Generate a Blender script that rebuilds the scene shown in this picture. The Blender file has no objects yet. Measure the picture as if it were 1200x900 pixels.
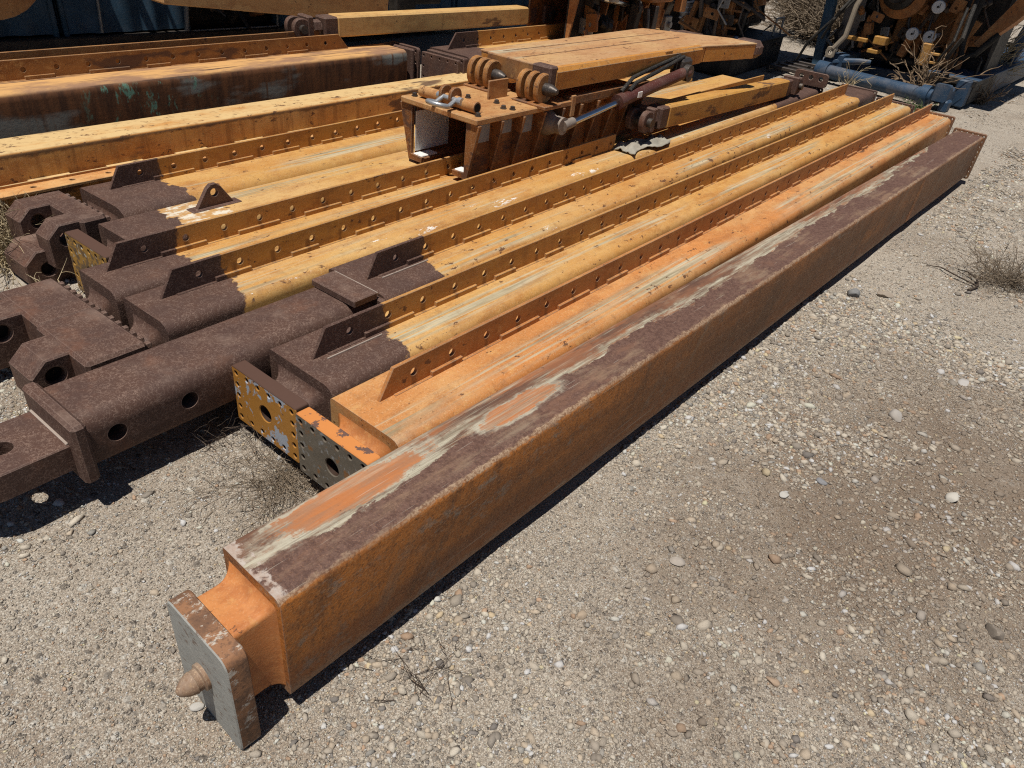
import bpy, bmesh, math, random
import numpy as np
from mathutils import Vector, Matrix, Euler
R = math.radians
random.seed(7); rng = np.random.default_rng(11)
S = bpy.context.scene
COL = S.collection

# ------------------------------------------------------------------ world axes
# y runs along the steel sections, x to the right of them, z up
def P(l, n, z): return Vector((-n, l, z))

# ------------------------------------------------------------------ mesh builder
class MB:
    def __init__(s): s.v = []; s.f = []
    def add(s, verts, faces, M=None):
        o = len(s.v)
        s.v += [tuple(M @ Vector(v)) if M else tuple(v) for v in verts]
        s.f += [tuple(i + o for i in f) for f in faces]
        return s
    def mesh(s, me, M=None):
        return s.add([v.co[:] for v in me.vertices], [tuple(p.vertices) for p in me.polygons], M)
    def box(s, c, size, bev=.006, M=None):
        bm = bmesh.new(); h = [a / 2 for a in size]; bev = min(bev, min(h) * .8)
        for sx in (-1, 1):
            for sy in (-1, 1):
                for sz in (-1, 1):
                    for k in range(3):
                        q = [sx * (h[0] - bev), sy * (h[1] - bev), sz * (h[2] - bev)]
                        q[k] += (sx, sy, sz)[k] * bev
                        bm.verts.new((q[0] + c[0], q[1] + c[1], q[2] + c[2]))
        bmesh.ops.convex_hull(bm, input=bm.verts)
        bmesh.ops.dissolve_limit(bm, angle_limit=R(2), verts=bm.verts, edges=bm.edges)
        bm.verts.index_update()
        s.add([v.co[:] for v in bm.verts], [[v.index for v in f.verts] for f in bm.faces], M); bm.free(); return s
    def rings(s, rings, cap=True, M=None, closed=True):
        n = len(rings[0]); vs = [p for r in rings for p in r]; fs = []
        for i in range(len(rings) - 1):
            for j in range(n if closed else n - 1):
                a = i * n + j; b = i * n + (j + 1) % n
                fs.append((a, b, b + n, a + n))
        if cap:
            fs.append(tuple(range(n))[::-1]); fs.append(tuple(range((len(rings) - 1) * n, len(rings) * n)))
        return s.add(vs, fs, M)
    def tube(s, pts, r, n=10, cap=True, M=None):
        pts = [Vector(p) for p in pts]; rr = r if isinstance(r, (list, tuple)) else [r] * len(pts)
        rings = []; up = None
        for i, p in enumerate(pts):
            t = (pts[min(i + 1, len(pts) - 1)] - pts[max(i - 1, 0)])
            if t.length < 1e-9: t = Vector((0, 0, 1))
            t.normalize()
            if up is None: up = t.orthogonal().normalized()
            up = (up - t * up.dot(t))
            up = up.normalized() if up.length > 1e-6 else t.orthogonal().normalized()
            w = t.cross(up)
            rings.append([tuple(p + (up * math.cos(a) + w * math.sin(a)) * rr[i]) for a in (2 * math.pi * k / n for k in range(n))])
        return s.rings(rings, cap, M)
    def lathe(s, prof, p0, d, n=20, M=None):          # prof: (distance along d, radius)
        p0 = Vector(p0); d = Vector(d).normalized()
        u = d.orthogonal().normalized(); w = d.cross(u)
        rings = [[tuple(p0 + d * t + (u * math.cos(a) + w * math.sin(a)) * max(r, 1e-4)) for a in (2 * math.pi * k / n for k in range(n))] for t, r in prof]
        return s.rings(rings, True, M)
    def plate(s, outline, holes, th, bev, M):
        return s.mesh(plate_mesh(outline, holes, th, bev), M)
    def build(s, name, mat, parent=None, smooth=35, fix=True):
        me = bpy.data.meshes.new(name); me.from_pydata(s.v, [], s.f); me.update()
        if fix:
            bm = bmesh.new(); bm.from_mesh(me); bmesh.ops.recalc_face_normals(bm, faces=bm.faces); bm.to_mesh(me); bm.free()
        if smooth:
            me.polygons.foreach_set('use_smooth', [True] * len(me.polygons)); me.set_sharp_from_angle(angle=R(smooth))
        me.materials.append(mat)
        o = bpy.data.objects.new(name, me); COL.objects.link(o)
        if parent: o.parent = parent
        return o

def plate_mesh(outline, holes, th, bev):
    cu = bpy.data.curves.new('tmp', 'CURVE'); cu.dimensions = '2D'; cu.fill_mode = 'BOTH'
    def spl(pts):
        sp = cu.splines.new('POLY'); sp.points.add(len(pts) - 1); sp.use_cyclic_u = True
        for q, p in zip(sp.points, pts): q.co = (p[0], p[1], 0, 1)
    spl(outline)
    for x, y, r in holes:
        spl([(x + r * math.cos(a), y + r * math.sin(a)) for a in (2 * math.pi * k / 18 for k in range(18))])
    cu.extrude = th / 2 - bev; cu.bevel_depth = bev; cu.offset = -bev; cu.bevel_resolution = 0
    o = bpy.data.objects.new('tmp', cu); COL.objects.link(o)
    dg = bpy.context.evaluated_depsgraph_get()
    me = bpy.data.meshes.new_from_object(o.evaluated_get(dg))
    bm = bmesh.new(); bm.from_mesh(me); bmesh.ops.remove_doubles(bm, verts=bm.verts, dist=1e-5); bm.to_mesh(me); bm.free()
    bpy.data.objects.remove(o); bpy.data.curves.remove(cu)
    return me
def rrect(x0, y0, x1, y1, r, n=4, rs=None):
    rs = rs or (r, r, r, r); out = []
    for (cx, cy, a0), q in zip(((x1, y0, -90), (x1, y1, 0), (x0, y1, 90), (x0, y0, 180)), rs):
        q = max(q, 1e-4); sx = -1 if cx == x1 else 1; sy = -1 if cy == y1 else 1
        for k in range(n + 1):
            a = R(a0 + 90 * k / n); out.append((cx + sx * q + q * math.cos(a), cy + sy * q + q * math.sin(a)))
    return out
# curve plane -> frame axes:  facing along y (end plates), facing along x (flanges)
def face_y(x, y, z): return Matrix(((1, 0, 0, x), (0, 0, -1, y), (0, 1, 0, z), (0, 0, 0, 1)))
def face_x(x, y, z): return Matrix(((0, 0, 1, x), (1, 0, 0, y), (0, 1, 0, z), (0, 0, 0, 1)))
def face_z(x, y, z): return Matrix.Translation((x, y, z))

def cut(o, mb):
    c = mb.build('cutter', o.data.materials[0]); md = o.modifiers.new('b', 'BOOLEAN'); md.object = c; md.operation = 'DIFFERENCE'; md.solver = 'EXACT'
    if o.parent: c.matrix_world = Matrix.Identity(4); c.parent = o.parent
    bpy.context.view_layer.update(); dg = bpy.context.evaluated_depsgraph_get(); me = bpy.data.meshes.new_from_object(o.evaluated_get(dg))
    o.modifiers.clear(); o.data = me; bpy.data.objects.remove(c)
    me.polygons.foreach_set('use_smooth', [True] * len(me.polygons)); me.set_sharp_from_angle(angle=R(35))
def tag(o, label=None, cat=None, group=None, kind=None):
    if label: o['label'] = label
    if cat: o['category'] = cat
    if group: o['group'] = group
    if kind: o['kind'] = kind
    return o
def thing(name, label, cat, loc, rz=0, group=None):
    o = bpy.data.objects.new(name, None); COL.objects.link(o); o.empty_display_size = .1
    o.location = loc; o.rotation_euler = (0, 0, rz)
    return tag(o, label, cat, group)

# ------------------------------------------------------------------ materials
class Mat:
    def __init__(s, name, rough=.6, metal=0.):
        s.m = bpy.data.materials.new(name); s.m.use_nodes = True; s.t = s.m.node_tree
        s.b = s.t.nodes['Principled BSDF']; s.b.inputs['Roughness'].default_value = rough; s.b.inputs['Metallic'].default_value = metal; s.b.inputs['Specular IOR Level'].default_value = .22 if rough > .35 else .5
        s._p = None
    def put(s, sock, v):
        if isinstance(v, bpy.types.NodeSocket): s.t.links.new(v, sock)
        elif isinstance(v, (tuple, list)) and len(v) == 3 and sock.type == 'RGBA': sock.default_value = (*v, 1)
        else: sock.default_value = v
    def node(s, typ, ins=None, **kw):
        n = s.t.nodes.new(typ)
        for k, v in kw.items(): setattr(n, k, v)
        for k, v in (ins or {}).items(): s.put(n.inputs[k], v)
        return n
    def p(s, seed=0):
        if s._p is None: s._p = s.node('ShaderNodeTexCoord').outputs['Object']
        return s._p if not seed else s.node('ShaderNodeVectorMath', {0: s._p, 1: (seed * 3.71, seed * 7.13, seed * 1.37)}, operation='ADD').outputs[0]
    def sc(s, v, k): return s.node('ShaderNodeVectorMath', {0: v, 1: k}, operation='MULTIPLY').outputs[0]
    def xyz(s, v): return s.node('ShaderNodeSeparateXYZ', {0: v}).outputs
    def noise(s, v, scale, det=4, rough=.55, dist=0, col=False):
        n = s.node('ShaderNodeTexNoise', {'Vector': v, 'Scale': scale, 'Detail': det, 'Roughness': rough, 'Distortion': dist})
        return n.outputs['Color' if col else 'Fac']
    def vor(s, v, scale, feat='F1', rnd=1.):
        return s.node('ShaderNodeTexVoronoi', {'Vector': v, 'Scale': scale, 'Randomness': rnd}, feature=feat).outputs
    def sm(s, f, a, b, lo=0., hi=1.):
        n = s.node('ShaderNodeMapRange', interpolation_type='SMOOTHSTEP')
        for k, v in zip(range(5), (f, a, b, lo, hi)): s.put(n.inputs[k], v)
        return n.outputs[0]
    def mth(s, op, a, b=0., c=None):
        d = {0: a, 1: b}
        if c is not None: d[2] = c
        return s.node('ShaderNodeMath', d, operation=op).outputs[0]
    def mul(s, a, b): return s.mth('MULTIPLY', a, b)
    def mx(s, a, b): return s.mth('MAXIMUM', a, b)
    def mix(s, f, a, b, mode='MIX'):
        n = s.node('ShaderNodeMix', data_type='RGBA', blend_type=mode)
        s.put(n.inputs[0], f); s.put(n.inputs[6], a); s.put(n.inputs[7], b); return n.outputs[2]
    def nz(s): return s.xyz(s.node('ShaderNodeNewGeometry').outputs['Normal'])[2]
    def edge(s, r=.006):
        bn = s.node('ShaderNodeBevel', {'Radius': r}, samples=3).outputs[0]
        g = s.node('ShaderNodeNewGeometry').outputs['Normal']
        return s.mth('SUBTRACT', 1., s.node('ShaderNodeVectorMath', {0: bn, 1: g}, operation='DOT_PRODUCT').outputs['Value'])
    def bump(s, h, strength=.3, dist=.004, prev=None):
        d = {'Height': h, 'Strength': strength, 'Distance': dist}
        if prev is not None: d['Normal'] = prev
        return s.node('ShaderNodeBump', d).outputs[0]
    def out(s, col, rough=None, normal=None):
        s.put(s.b.inputs['Base Color'], col)
        if rough is not None: s.put(s.b.inputs['Roughness'], rough)
        if normal is not None: s.put(s.b.inputs['Normal'], normal)
        return s.m

BROWN = (.090, .049, .036); BROWN2 = (.20, .13, .10)
RUST = (.075, .036, .024); GREY = (.42, .43, .33)

def crackle(m, p):
    """wrinkled dark primer: fine web of paler lines"""
    n1 = m.noise(p, 85, 2, .5, .6); a = m.sm(m.mth('ABSOLUTE', m.mth('SUBTRACT', n1, .5)), .0, .06, 1., 0.)
    a = m.mul(a, m.sm(m.noise(p, 40, 3), .28, .55)); b = m.sm(m.noise(p, 9, 4, .6), .3, .7)
    c = m.mix(m.mul(a, .95), BROWN, BROWN2); c = m.mix(m.mul(m.sm(m.noise(p, 260, 2, .7), .55, .72), .45), c, (.23, .165, .145))
    c = m.mix(m.mul(m.sm(m.noise(m.sc(p, (1, .5, 1)), 7, 6, .68), .58, .66), .35), c, (.15, .075, .048))
    return m.mix(m.mul(b, .45), c, (.055, .034, .031)), a

def paint(name, base, alt, seed=0, brown_y=None, brown_far=None, streak=.5, streak_x=None, chip=.4, dust=.25,
          wear=.6, rough=.55, along=1, patch=None, whites=0., specks=1., bare=None, toppale=None, drip=None, sideband=None):
    m = Mat(name); p = m.p(seed); p0 = m.p()
    k = (1, .13, 1) if along == 1 else (.13, 1, 1) if along == 0 else (1, 1, 1)
    pl = m.sc(p, tuple(max(x, .4) for x in k)); o0 = m.xyz(p0)
    big = m.noise(pl, 5, 5, .6)
    c = m.mix(m.sm(big, .3, .72), base, alt)
    # sun-bleached dusty film and grime
    c = m.mix(m.mul(m.sm(m.noise(m.sc(p, (1, .35, 1)), 3.2, 6, .65), .40, .66), dust), c, (.58, .40, .185))
    c = m.mix(m.mul(m.sm(m.noise(m.sc(p, (11, 4, 11)), 1., 7, .72), .50, .62), .5), c, tuple(x * y for x, y in zip(alt, (.72, .62, .6))))
    c = m.mix(m.mul(m.sm(m.noise(p, 17, 5, .7), .55, .7), .35), c, (.62, .39, .15))
    c = m.mix(m.mul(m.sm(m.noise(p, 130, 3, .7), .52, .70), .36 * specks), c, (.14, .075, .035))
    c = m.mix(m.mul(m.sm(m.noise(p, 210, 2, .7), .54, .70), .30 * specks), c, (.76, .58, .37))
    h = m.mul(m.noise(p, 160, 3), .5)
    top = m.sm(m.nz(), .55, .9)
    # scuffed bare streaks running along the piece
    if streak > 0:
        line = m.noise(m.sc(p, (70, .9, 70) if along == 1 else (.9, 70, 70)), 1., 3, .6)
        zone = m.noise(m.sc(p, (6, .7, 6) if along == 1 else (.7, 6, 6)), 1., 4, .6)
        f = m.mul(m.sm(line, .40, .56), m.sm(zone, .56 - .16 * streak, .70 - .14 * streak))
        if streak_x is not None:
            d = m.mth('ABSOLUTE', m.mth('SUBTRACT', o0[0], streak_x))
            f = m.mul(f, m.sm(d, .02, .075, 1., .03))
        f = m.mul(f, top)
        c = m.mix(m.mul(f, .8), c, m.mix(m.sm(m.noise(m.sc(p, (50, 1.5, 50)), 1., 4, .7), .35, .65), (.21, .205, .14), (.50, .475, .35)))
    if whites > 0:
        f = m.mul(m.sm(m.noise(m.sc(p, (12, 3.5, 12)), 1., 6, .75), .67 - .1 * whites, .69 - .1 * whites), m.mul(top, m.sm(m.mth('ABSOLUTE', m.mth('SUBTRACT', o0[0], streak_x + .03)), .02, .06, 1., 0.)))
        c = m.mix(f, c, (.72, .70, .66))
    if bare:
        w_ = m.mul(m.mth('SUBTRACT', m.noise(p, 11, 5, .65), .5), .3); yy = m.mth('ADD', o0[1], w_)
        f = m.mul(m.mul(m.sm(yy, bare[0], bare[0] + .02), m.sm(yy, bare[1] - .02, bare[1], 1., 0.)), top)
        c = m.mix(m.mul(f, .9), c, m.mix(m.sm(m.noise(m.sc(p, (1, .5, 1)), 26, 5, .7), .42, .55), (.66, .62, .52), (.46, .26, .10)))
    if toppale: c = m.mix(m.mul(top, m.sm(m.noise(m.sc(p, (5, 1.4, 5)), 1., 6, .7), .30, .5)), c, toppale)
    # flaking chips down to dark rust
    cn = m.noise(m.sc(p, (1, .55, 1)), 26, 7, .70)
    if streak_x is not None: cn = m.mth('ADD', cn, m.mul(m.sm(m.mth('ABSOLUTE', m.mth('SUBTRACT', o0[0], streak_x + .045)), .0, .04, 1., 0.), m.sm(m.noise(m.sc(p, (1, .4, 1)), 2.2, 3), .42, .66, .0, .06)))
    f = m.sm(cn, .655 - .07 * chip, .68 - .07 * chip)
    c = m.mix(m.mul(f, .9), c, m.mix(m.noise(p, 60), RUST, (.14, .065, .035)))
    run = m.mul(m.sm(m.noise(m.sc(p, (8, 8, .7)), 3., 4, .6), .52, .72), .35 * chip + .1)
    c = m.mix(run, c, (.19, .085, .035))
    if drip:
        dy = m.mth('ABSOLUTE', m.mth('SUBTRACT', m.mth('MODULO', m.mth('ADD', m.mth('SUBTRACT', o0[1], drip[0]), 7 * drip[1] + drip[1] / 2), drip[1]), drip[1] / 2))
        dy = m.mth('ADD', dy, m.mul(m.mth('SUBTRACT', m.noise(m.sc(p, (1, 1, .3)), 40, 3), .5), .022))
        f = m.mul(m.sm(dy, .004, .016, 1., 0.), m.sm(o0[2], drip[2] + .012, drip[2] - .004))
        c = m.mix(m.mul(f, .6), c, (.16, .07, .028))
        rg_ = m.sm(m.noise(m.sc(p, (3, 2.2, 9)), 1., 6, .7), .52, .66); c = m.mix(m.mul(rg_, .45), c, (.20, .095, .035))
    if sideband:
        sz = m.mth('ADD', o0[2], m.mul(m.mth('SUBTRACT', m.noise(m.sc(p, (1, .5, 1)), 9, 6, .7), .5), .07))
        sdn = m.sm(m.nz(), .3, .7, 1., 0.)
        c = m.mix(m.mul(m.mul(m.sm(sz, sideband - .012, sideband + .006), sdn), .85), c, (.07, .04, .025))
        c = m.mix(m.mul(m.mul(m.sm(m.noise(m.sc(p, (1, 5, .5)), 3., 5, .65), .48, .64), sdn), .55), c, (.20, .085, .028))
    # dark grime / rust band patches
    if patch: 
        f = m.sm(m.noise(m.sc(p, (3, .8, 3)), 1.6, 5, .6), patch, patch + .05)
        c = m.mix(m.mul(f, .85), c, BROWN)
    e = m.sm(m.mth('ADD', m.edge(), m.mul(m.noise(p, 45, 4), .16)), .12, .2)
    c = m.mix(m.mul(e, wear), c, m.mix(m.noise(p, 35), (.13, .07, .045), (.46, .40, .30)))
    rgh = m.mth('ADD', rough - .1, m.mul(m.noise(p, 18), .25))
    if brown_y is not None or brown_far is not None:
        cb, a = crackle(m, p)
        w = m.mth('ADD', m.mul(m.mth('SUBTRACT', m.noise(p, 13, 4, .6), .5), .16), m.mul(m.mth('SUBTRACT', m.noise(p, 3, 2), .5), .18))
        f = 0.
        if brown_y is not None: f = m.sm(m.mth('ADD', o0[1], w), brown_y, brown_y + .012, 1., 0.)
        if brown_far is not None:
            f2 = m.sm(m.mth('ADD', o0[1], w), brown_far, brown_far + .015, 0., 1.)
            f = m.mx(f, f2) if brown_y is not None else f2
        c = m.mix(f, c, cb)
        h = m.mth('ADD', h, m.mul(m.mul(a, f), .8))
    return m.out(c, rgh, m.bump(h, .45, .0025, m.bump(m.noise(p, 7, 4), .25, .006)))

def brown_mat(name, seed=0, rusty=.3, dusty=.2):
    m = Mat(name); p = m.p(seed); c, a = crackle(m, p)
    c = m.mix(m.mul(m.sm(m.noise(p, 6, 5, .65), .52, .72), rusty), c, (.19, .085, .05))
    c = m.mix(m.mul(m.mul(m.sm(m.noise(p, 4, 5), .5, .7), m.sm(m.nz(), .5, .9)), dusty), c, (.27, .19, .15))
    e = m.sm(m.mth('ADD', m.edge(.005), m.mul(m.noise(p, 50, 3), .16)), .13, .22)
    c = m.mix(m.mul(e, .65), c, (.30, .215, .18))
    return m.out(c, m.mth('ADD', .45, m.mul(m.noise(p, 20), .25)), m.bump(m.mth('ADD', m.mul(a, .6), m.noise(p, 180, 3)), .3, .002, m.bump(m.noise(p, 9, 3), .2, .004)))

def plain(name, col, rough=.6, metal=0., var=.35, rust=.3, seed=0, dust=.2):
    m = Mat(name, rough, metal); p = m.p(seed)
    c = m.mix(m.mul(m.sm(m.noise(p, 6, 5, .6), .35, .7), var), col, tuple(x * .45 for x in col))
    c = m.mix(m.mul(m.sm(m.noise(p, 22, 6, .68), .60, .66), rust), c, RUST)
    c = m.mix(m.mul(m.sm(m.noise(p, 5, 5), .45, .7), dust), c, (.36, .29, .22))
    c = m.mix(m.mul(m.sm(m.noise(p, 160, 2, .7), .55, .7), .18), c, (.55, .5, .45))
    return m.out(c, m.mth('ADD', rough - .1, m.mul(m.noise(p, 25), .2)), m.bump(m.noise(p, 70, 4), .25, .003))

TAN = (.53, .300, .092); TAN2 = (.46, .212, .052); ORG = (.54, .215, .062); ORG2 = (.44, .185, .058); FL = (.50, .245, .052)

# ------------------------------------------------------------------ ground
def sstep(a, b, x):
    t = np.clip((x - a) / (b - a), 0, 1); return t * t * (3 - 2 * t)
_perm = rng.random((64, 64))
def vnoise(x, y):
    xi = np.floor(x).astype(int); yi = np.floor(y).astype(int); fx = x - xi; fy = y - yi
    fx = fx * fx * (3 - 2 * fx); fy = fy * fy * (3 - 2 * fy); g = lambda a, b: _perm[a % 64, b % 64]
    return (g(xi, yi) * (1 - fx) + g(xi + 1, yi) * fx) * (1 - fy) + (g(xi, yi + 1) * (1 - fx) + g(xi + 1, yi + 1) * fx) * fy - .5
def ground_z(n, l):
    n = np.asarray(n, float); l = np.asarray(l, float)
    z = -.035 + .115 * sstep(.95, 1.85, n) + .03 * sstep(2.2, 3.4, n)
    z = z * (1 - sstep(7, 9.5, l)) + .0 * l
    z = z + .035 * vnoise(n * .9 + 5, l * .9) * (1 - .5 * sstep(.6, 1.2, n)) + .016 * vnoise(n * 3.1, l * 3.1 + 9) + .006 * vnoise(n * 9, l * 9) + .004 * vnoise(n * 23, l * 23)
    return z
def gz(n, l): return float(ground_z(n, l))

m = Mat('gravel_ground', .9); p = m.p(); q = m.xyz(p)
warp = m.node('ShaderNodeVectorMath', {0: p, 1: m.sc(m.noise(p, 30, 3, col=True), (.018, .018, 0))}, operation='ADD').outputs[0]
sand = m.mix(m.sm(m.noise(p, 1.1, 6, .6), .35, .65), (.41, .345, .272), (.54, .468, .38))
sand = m.mix(m.mul(m.sm(m.noise(p, .75, 5, .6, .4), .50, .66), .7), sand, (.35, .27, .20))
sand = m.mix(m.sm(m.noise(p, 240, 4, .8), .40, .60), m.mix(.52, sand, (.085, .07, .058)), sand)
gv = m.vor(p, 300); sand = m.mix(m.mul(m.sm(gv['Distance'], .35, .6), .5), sand, (.10, .082, .066)); sand = m.mix(m.mul(m.sm(m.xyz(gv['Color'])[0], .72, .85), .55), sand, (.58, .54, .47))
sand = m.mix(m.mul(m.sm(m.noise(p, 330, 3, .7), .56, .70), .6), sand, (.56, .51, .44))
left = m.sm(q[0], -2.2, -.9, .62, 1.)                      # finer, sandier ground on the left
left = m.mul(left, m.sm(m.noise(p, .9, 5, .6), .30, .62, .45, 1.))
col = sand; hh = m.mul(m.noise(p, 190, 4, .7), .35)
for sc_, keep, amt, hgt in ((34, .50, .9, 1.), (62, .58, .9, .7), (120, .66, .85, .42)):
    v1 = m.vor(warp, sc_); rc = m.xyz(v1['Color'])
    has = m.mth('LESS_THAN', rc[0], m.mul(left, keep))
    rad = m.mth('MULTIPLY_ADD', rc[1], .25, .22)
    msk = m.mul(has, m.sm(v1['Distance'], m.mul(rad, .75), rad, 1., 0.))
    tone = m.mix(rc[2], (.115, .098, .085), (.40, .355, .30))
    tone = m.mix(m.sm(rc[1], .78, .9), tone, (.60, .565, .50)); tone = m.mix(m.mul(m.sm(rc[1], .0, .16, 1., 0.), .8), tone, (.30, .20, .135))
    tone = m.mix(m.mul(m.noise(p, 140, 3), .35), tone, (.17, .145, .12))
    col = m.mix(m.mul(msk, amt), col, tone)
    dome = m.mul(has, m.sm(v1['Distance'], 0., rad, 1., 0.))
    hh = m.mth('ADD', hh, m.mul(dome, hgt))
stain = m.mul(m.sm(m.noise(m.sc(p, (1, .6, 1)), .9, 5, .62, .6), .52, .70), .3)
su = m.mth('ADD', m.mul(m.mth('SUBTRACT', .02, q[0]), .8), m.mul(m.mth('SUBTRACT', q[1], 2.6), .45)); sw_ = m.mth('SUBTRACT', m.mul(m.mth('SUBTRACT', q[1], 2.6), .62), m.mul(m.mth('SUBTRACT', .02, q[0]), .75))
sd_ = m.mth('SQRT', m.mth('ADD', m.mth('POWER', m.mul(su, .95), 2.), m.mth('POWER', m.mul(sw_, .62), 2.)))
sn_ = m.mth('ADD', sd_, m.mul(m.mth('SUBTRACT', m.noise(p, 2.6, 7, .70), .5), 1.5))
stain = m.mx(stain, m.mul(m.sm(sn_, .18, .98, 1., 0.), .78))
col = m.mix(stain, col, (.15, .105, .072))
GROUND = m.out(col, .92, m.bump(hh, .95, .011))

def axis(lo, hi, step, far, grow=1.25):
    a = list(np.arange(lo, hi, step)); d = step
    while a[-1] < far: d *= grow; a.append(a[-1] + d)
    d = step
    while a[0] > -far: d *= grow; a.insert(0, a[0] - d)
    return np.array(a)
ax = axis(-4.6, 2.6, .03, 160); ay = axis(-.3, 6.2, .03, 160)
X, Y = np.meshgrid(ax, ay); Z = ground_z(-X, Y)
me = bpy.data.meshes.new('ground'); nx, ny = len(ax), len(ay)
me.vertices.add(nx * ny); me.vertices.foreach_set('co', np.stack([X, Y, Z], -1).ravel())
i = np.arange(nx * ny).reshape(ny, nx); qd = np.stack([i[:-1, :-1], i[:-1, 1:], i[1:, 1:], i[1:, :-1]], -1).reshape(-1, 4)
me.loops.add(qd.size); me.loops.foreach_set('vertex_index', qd.ravel()); me.polygons.add(len(qd)); me.polygons.foreach_set('loop_start', np.arange(0, qd.size, 4))
me.update(calc_edges=True); me.polygons.foreach_set('use_smooth', np.ones(len(qd), bool)); me.materials.append(GROUND)
tag(bpy.data.objects.new('ground', me), kind='structure'); COL.objects.link(bpy.data.objects['ground'])

# loose stones
def ico(sub=0):
    bm = bmesh.new(); bmesh.ops.create_icosphere(bm, subdivisions=sub, radius=1)
    v = np.array([x.co[:] for x in bm.verts]); f = np.array([[a.index for a in x.verts] for x in bm.faces]); bm.free(); return v, f
IV, IF = ico(1); IV = IV @ np.array([[.8, .36, .48], [-.6, .48, .64], [0, -.8, .6]])
def stain_mask(n, l):
    u = (n + .02) * .8 + (l - 2.6) * .45; v = (l - 2.6) * .62 - (n + .02) * .75; r = np.hypot(u * .95, v * .62) + .75 * vnoise(n * 1.9 + 4, l * 1.9) + .45 * vnoise(n * 5, l * 5 + 3) + .25 * vnoise(n * 13, l * 13)
    return 1 - sstep(.15, .95, r)
def pebble_field(name, n, l, size, label):
    K = len(n); nv = len(IV)
    q = IV[None] * (1 + rng.uniform(-.42, .36, (K, nv, 1)))
    s = size[:, None] * np.stack([rng.uniform(.75, 1.5, K), rng.uniform(.7, 1.1, K), rng.uniform(.42, .75, K)], -1)
    q = q * s[:, None]
    a = rng.uniform(0, 6.28, K); t = rng.normal(0, .25, K); ca, sa, ct, st = np.cos(a), np.sin(a), np.cos(t), np.sin(t)
    y2 = q[..., 1] * ct[:, None] - q[..., 2] * st[:, None]; z2 = q[..., 1] * st[:, None] + q[..., 2] * ct[:, None]
    x3 = q[..., 0] * ca[:, None] - y2 * sa[:, None]; y3 = q[..., 0] * sa[:, None] + y2 * ca[:, None]
    co = np.stack([x3 - n[:, None], y3 + l[:, None], z2 + (ground_z(n, l) + s[:, 2] * .22)[:, None]], -1).reshape(-1, 3)
    f = (IF[None] + (np.arange(K) * nv)[:, None, None]).reshape(-1, 3)
    me = bpy.data.meshes.new(name); me.vertices.add(len(co)); me.vertices.foreach_set('co', co.ravel())
    me.loops.add(f.size); me.loops.foreach_set('vertex_index', f.ravel().astype(np.int32)); me.polygons.add(len(f)); me.polygons.foreach_set('loop_start', np.arange(0, f.size, 3))
    me.update(calc_edges=True)
    pal = np.array([(.17, .155, .14), (.27, .245, .215), (.38, .35, .305), (.34, .29, .235), (.50, .465, .41), (.62, .59, .53), (.30, .21, .15), (.13, .125, .125), (.22, .22, .215), (.44, .36, .25)])
    pc = pal[rng.choice(len(pal), K, p=[.16, .22, .20, .14, .075, .035, .05, .04, .06, .02])] * rng.uniform(.8, 1.15, (K, 1))
    sm_ = stain_mask(n, l)[:, None] * rng.uniform(.3, .9, (K, 1)); pc = np.minimum(pc * np.array([1.23, 1.2, 1.14]), .52); pc = pc * (1 - sm_) + np.array([.19, .14, .10]) * sm_
    at = me.color_attributes.new('tone', 'FLOAT_COLOR', 'POINT')
    at.data.foreach_set('color', np.concatenate([np.repeat(pc, nv, 0), np.ones((K * nv, 1))], 1).ravel())
    me.materials.append(PEBBLE); o = bpy.data.objects.new(name, me); COL.objects.link(o); tag(o, label, 'gravel', kind='stuff'); return o
m = Mat('pebble', .85); p = m.p(); c = m.node('ShaderNodeAttribute', attribute_name='tone').outputs['Color']
c = m.mix(m.mul(m.noise(p, 90, 4, .65), .5), c, m.mix(.5, c, (.34, .27, .2))); c = m.mix(m.mul(m.sm(m.noise(p, 400, 2), .5, .7), .3), c, (.08, .07, .06))
PEBBLE = m.out(c, .85, m.bump(m.noise(p, 260, 4), .5, .002))
def sample(K, nlo, nhi, llo, lhi, dens):
    n = rng.uniform(nlo, nhi, K); l = rng.uniform(llo, lhi, K); keep = rng.random(K) < dens(n, l); return n[keep], l[keep]
cl = lambda n, l: np.clip(.52 + 1.7 * vnoise(n * 1.3 + 3, l * 1.3) + 1.0 * vnoise(n * 4, l * 4), .05, 1) * (1 - .6 * stain_mask(n, l))
n1, l1 = sample(150000, -2.2, 1.02, .1, 4.2, lambda n, l: cl(n, l) * np.where((n > .98) & (l > .55), 0, 1))
n2, l2 = sample(80000, -3.5, .95, 4.2, 11.5, cl)
n3, l3 = sample(60000, .95, 4.2, -.1, 1.25, lambda n, l: .55 * cl(n, l) * np.where((n > 1.9) & (l > .6), .2, 1))
n4, l4 = sample(6000, 1.5, 6, 8.6, 14, cl)
nn = np.concatenate([n1, n2, n3, n4]); ll = np.concatenate([l1, l2, l3, l4])
dist = np.hypot(nn, ll)
size = np.exp(rng.normal(np.log(.0042), .5, len(nn))) * (1 + .12 * np.clip(dist - 1.5, 0, 6)); size = np.clip(size, .0018, .022)
pebble_field('gravel', nn, ll, size, 'loose grey and tan gravel strewn over the yard')
g1, h1 = sample(230000, -1.9, 1.0, .1, 3.8, lambda n, l: np.clip(.75 + 1.1 * vnoise(n * 2 + 7, l * 2), .1, 1) * np.where((n > .97) & (l > .55), 0, 1))
g2, h2 = sample(60000, .95, 3.0, -.1, 1.2, lambda n, l: .8 * np.where((n > 1.9) & (l > .6), .2, 1))
g3, h3 = sample(90000, -3.0, .95, 3.8, 8.5, lambda n, l: np.clip(.7 + 1.1 * vnoise(n * 2 + 7, l * 2), .1, 1))
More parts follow.
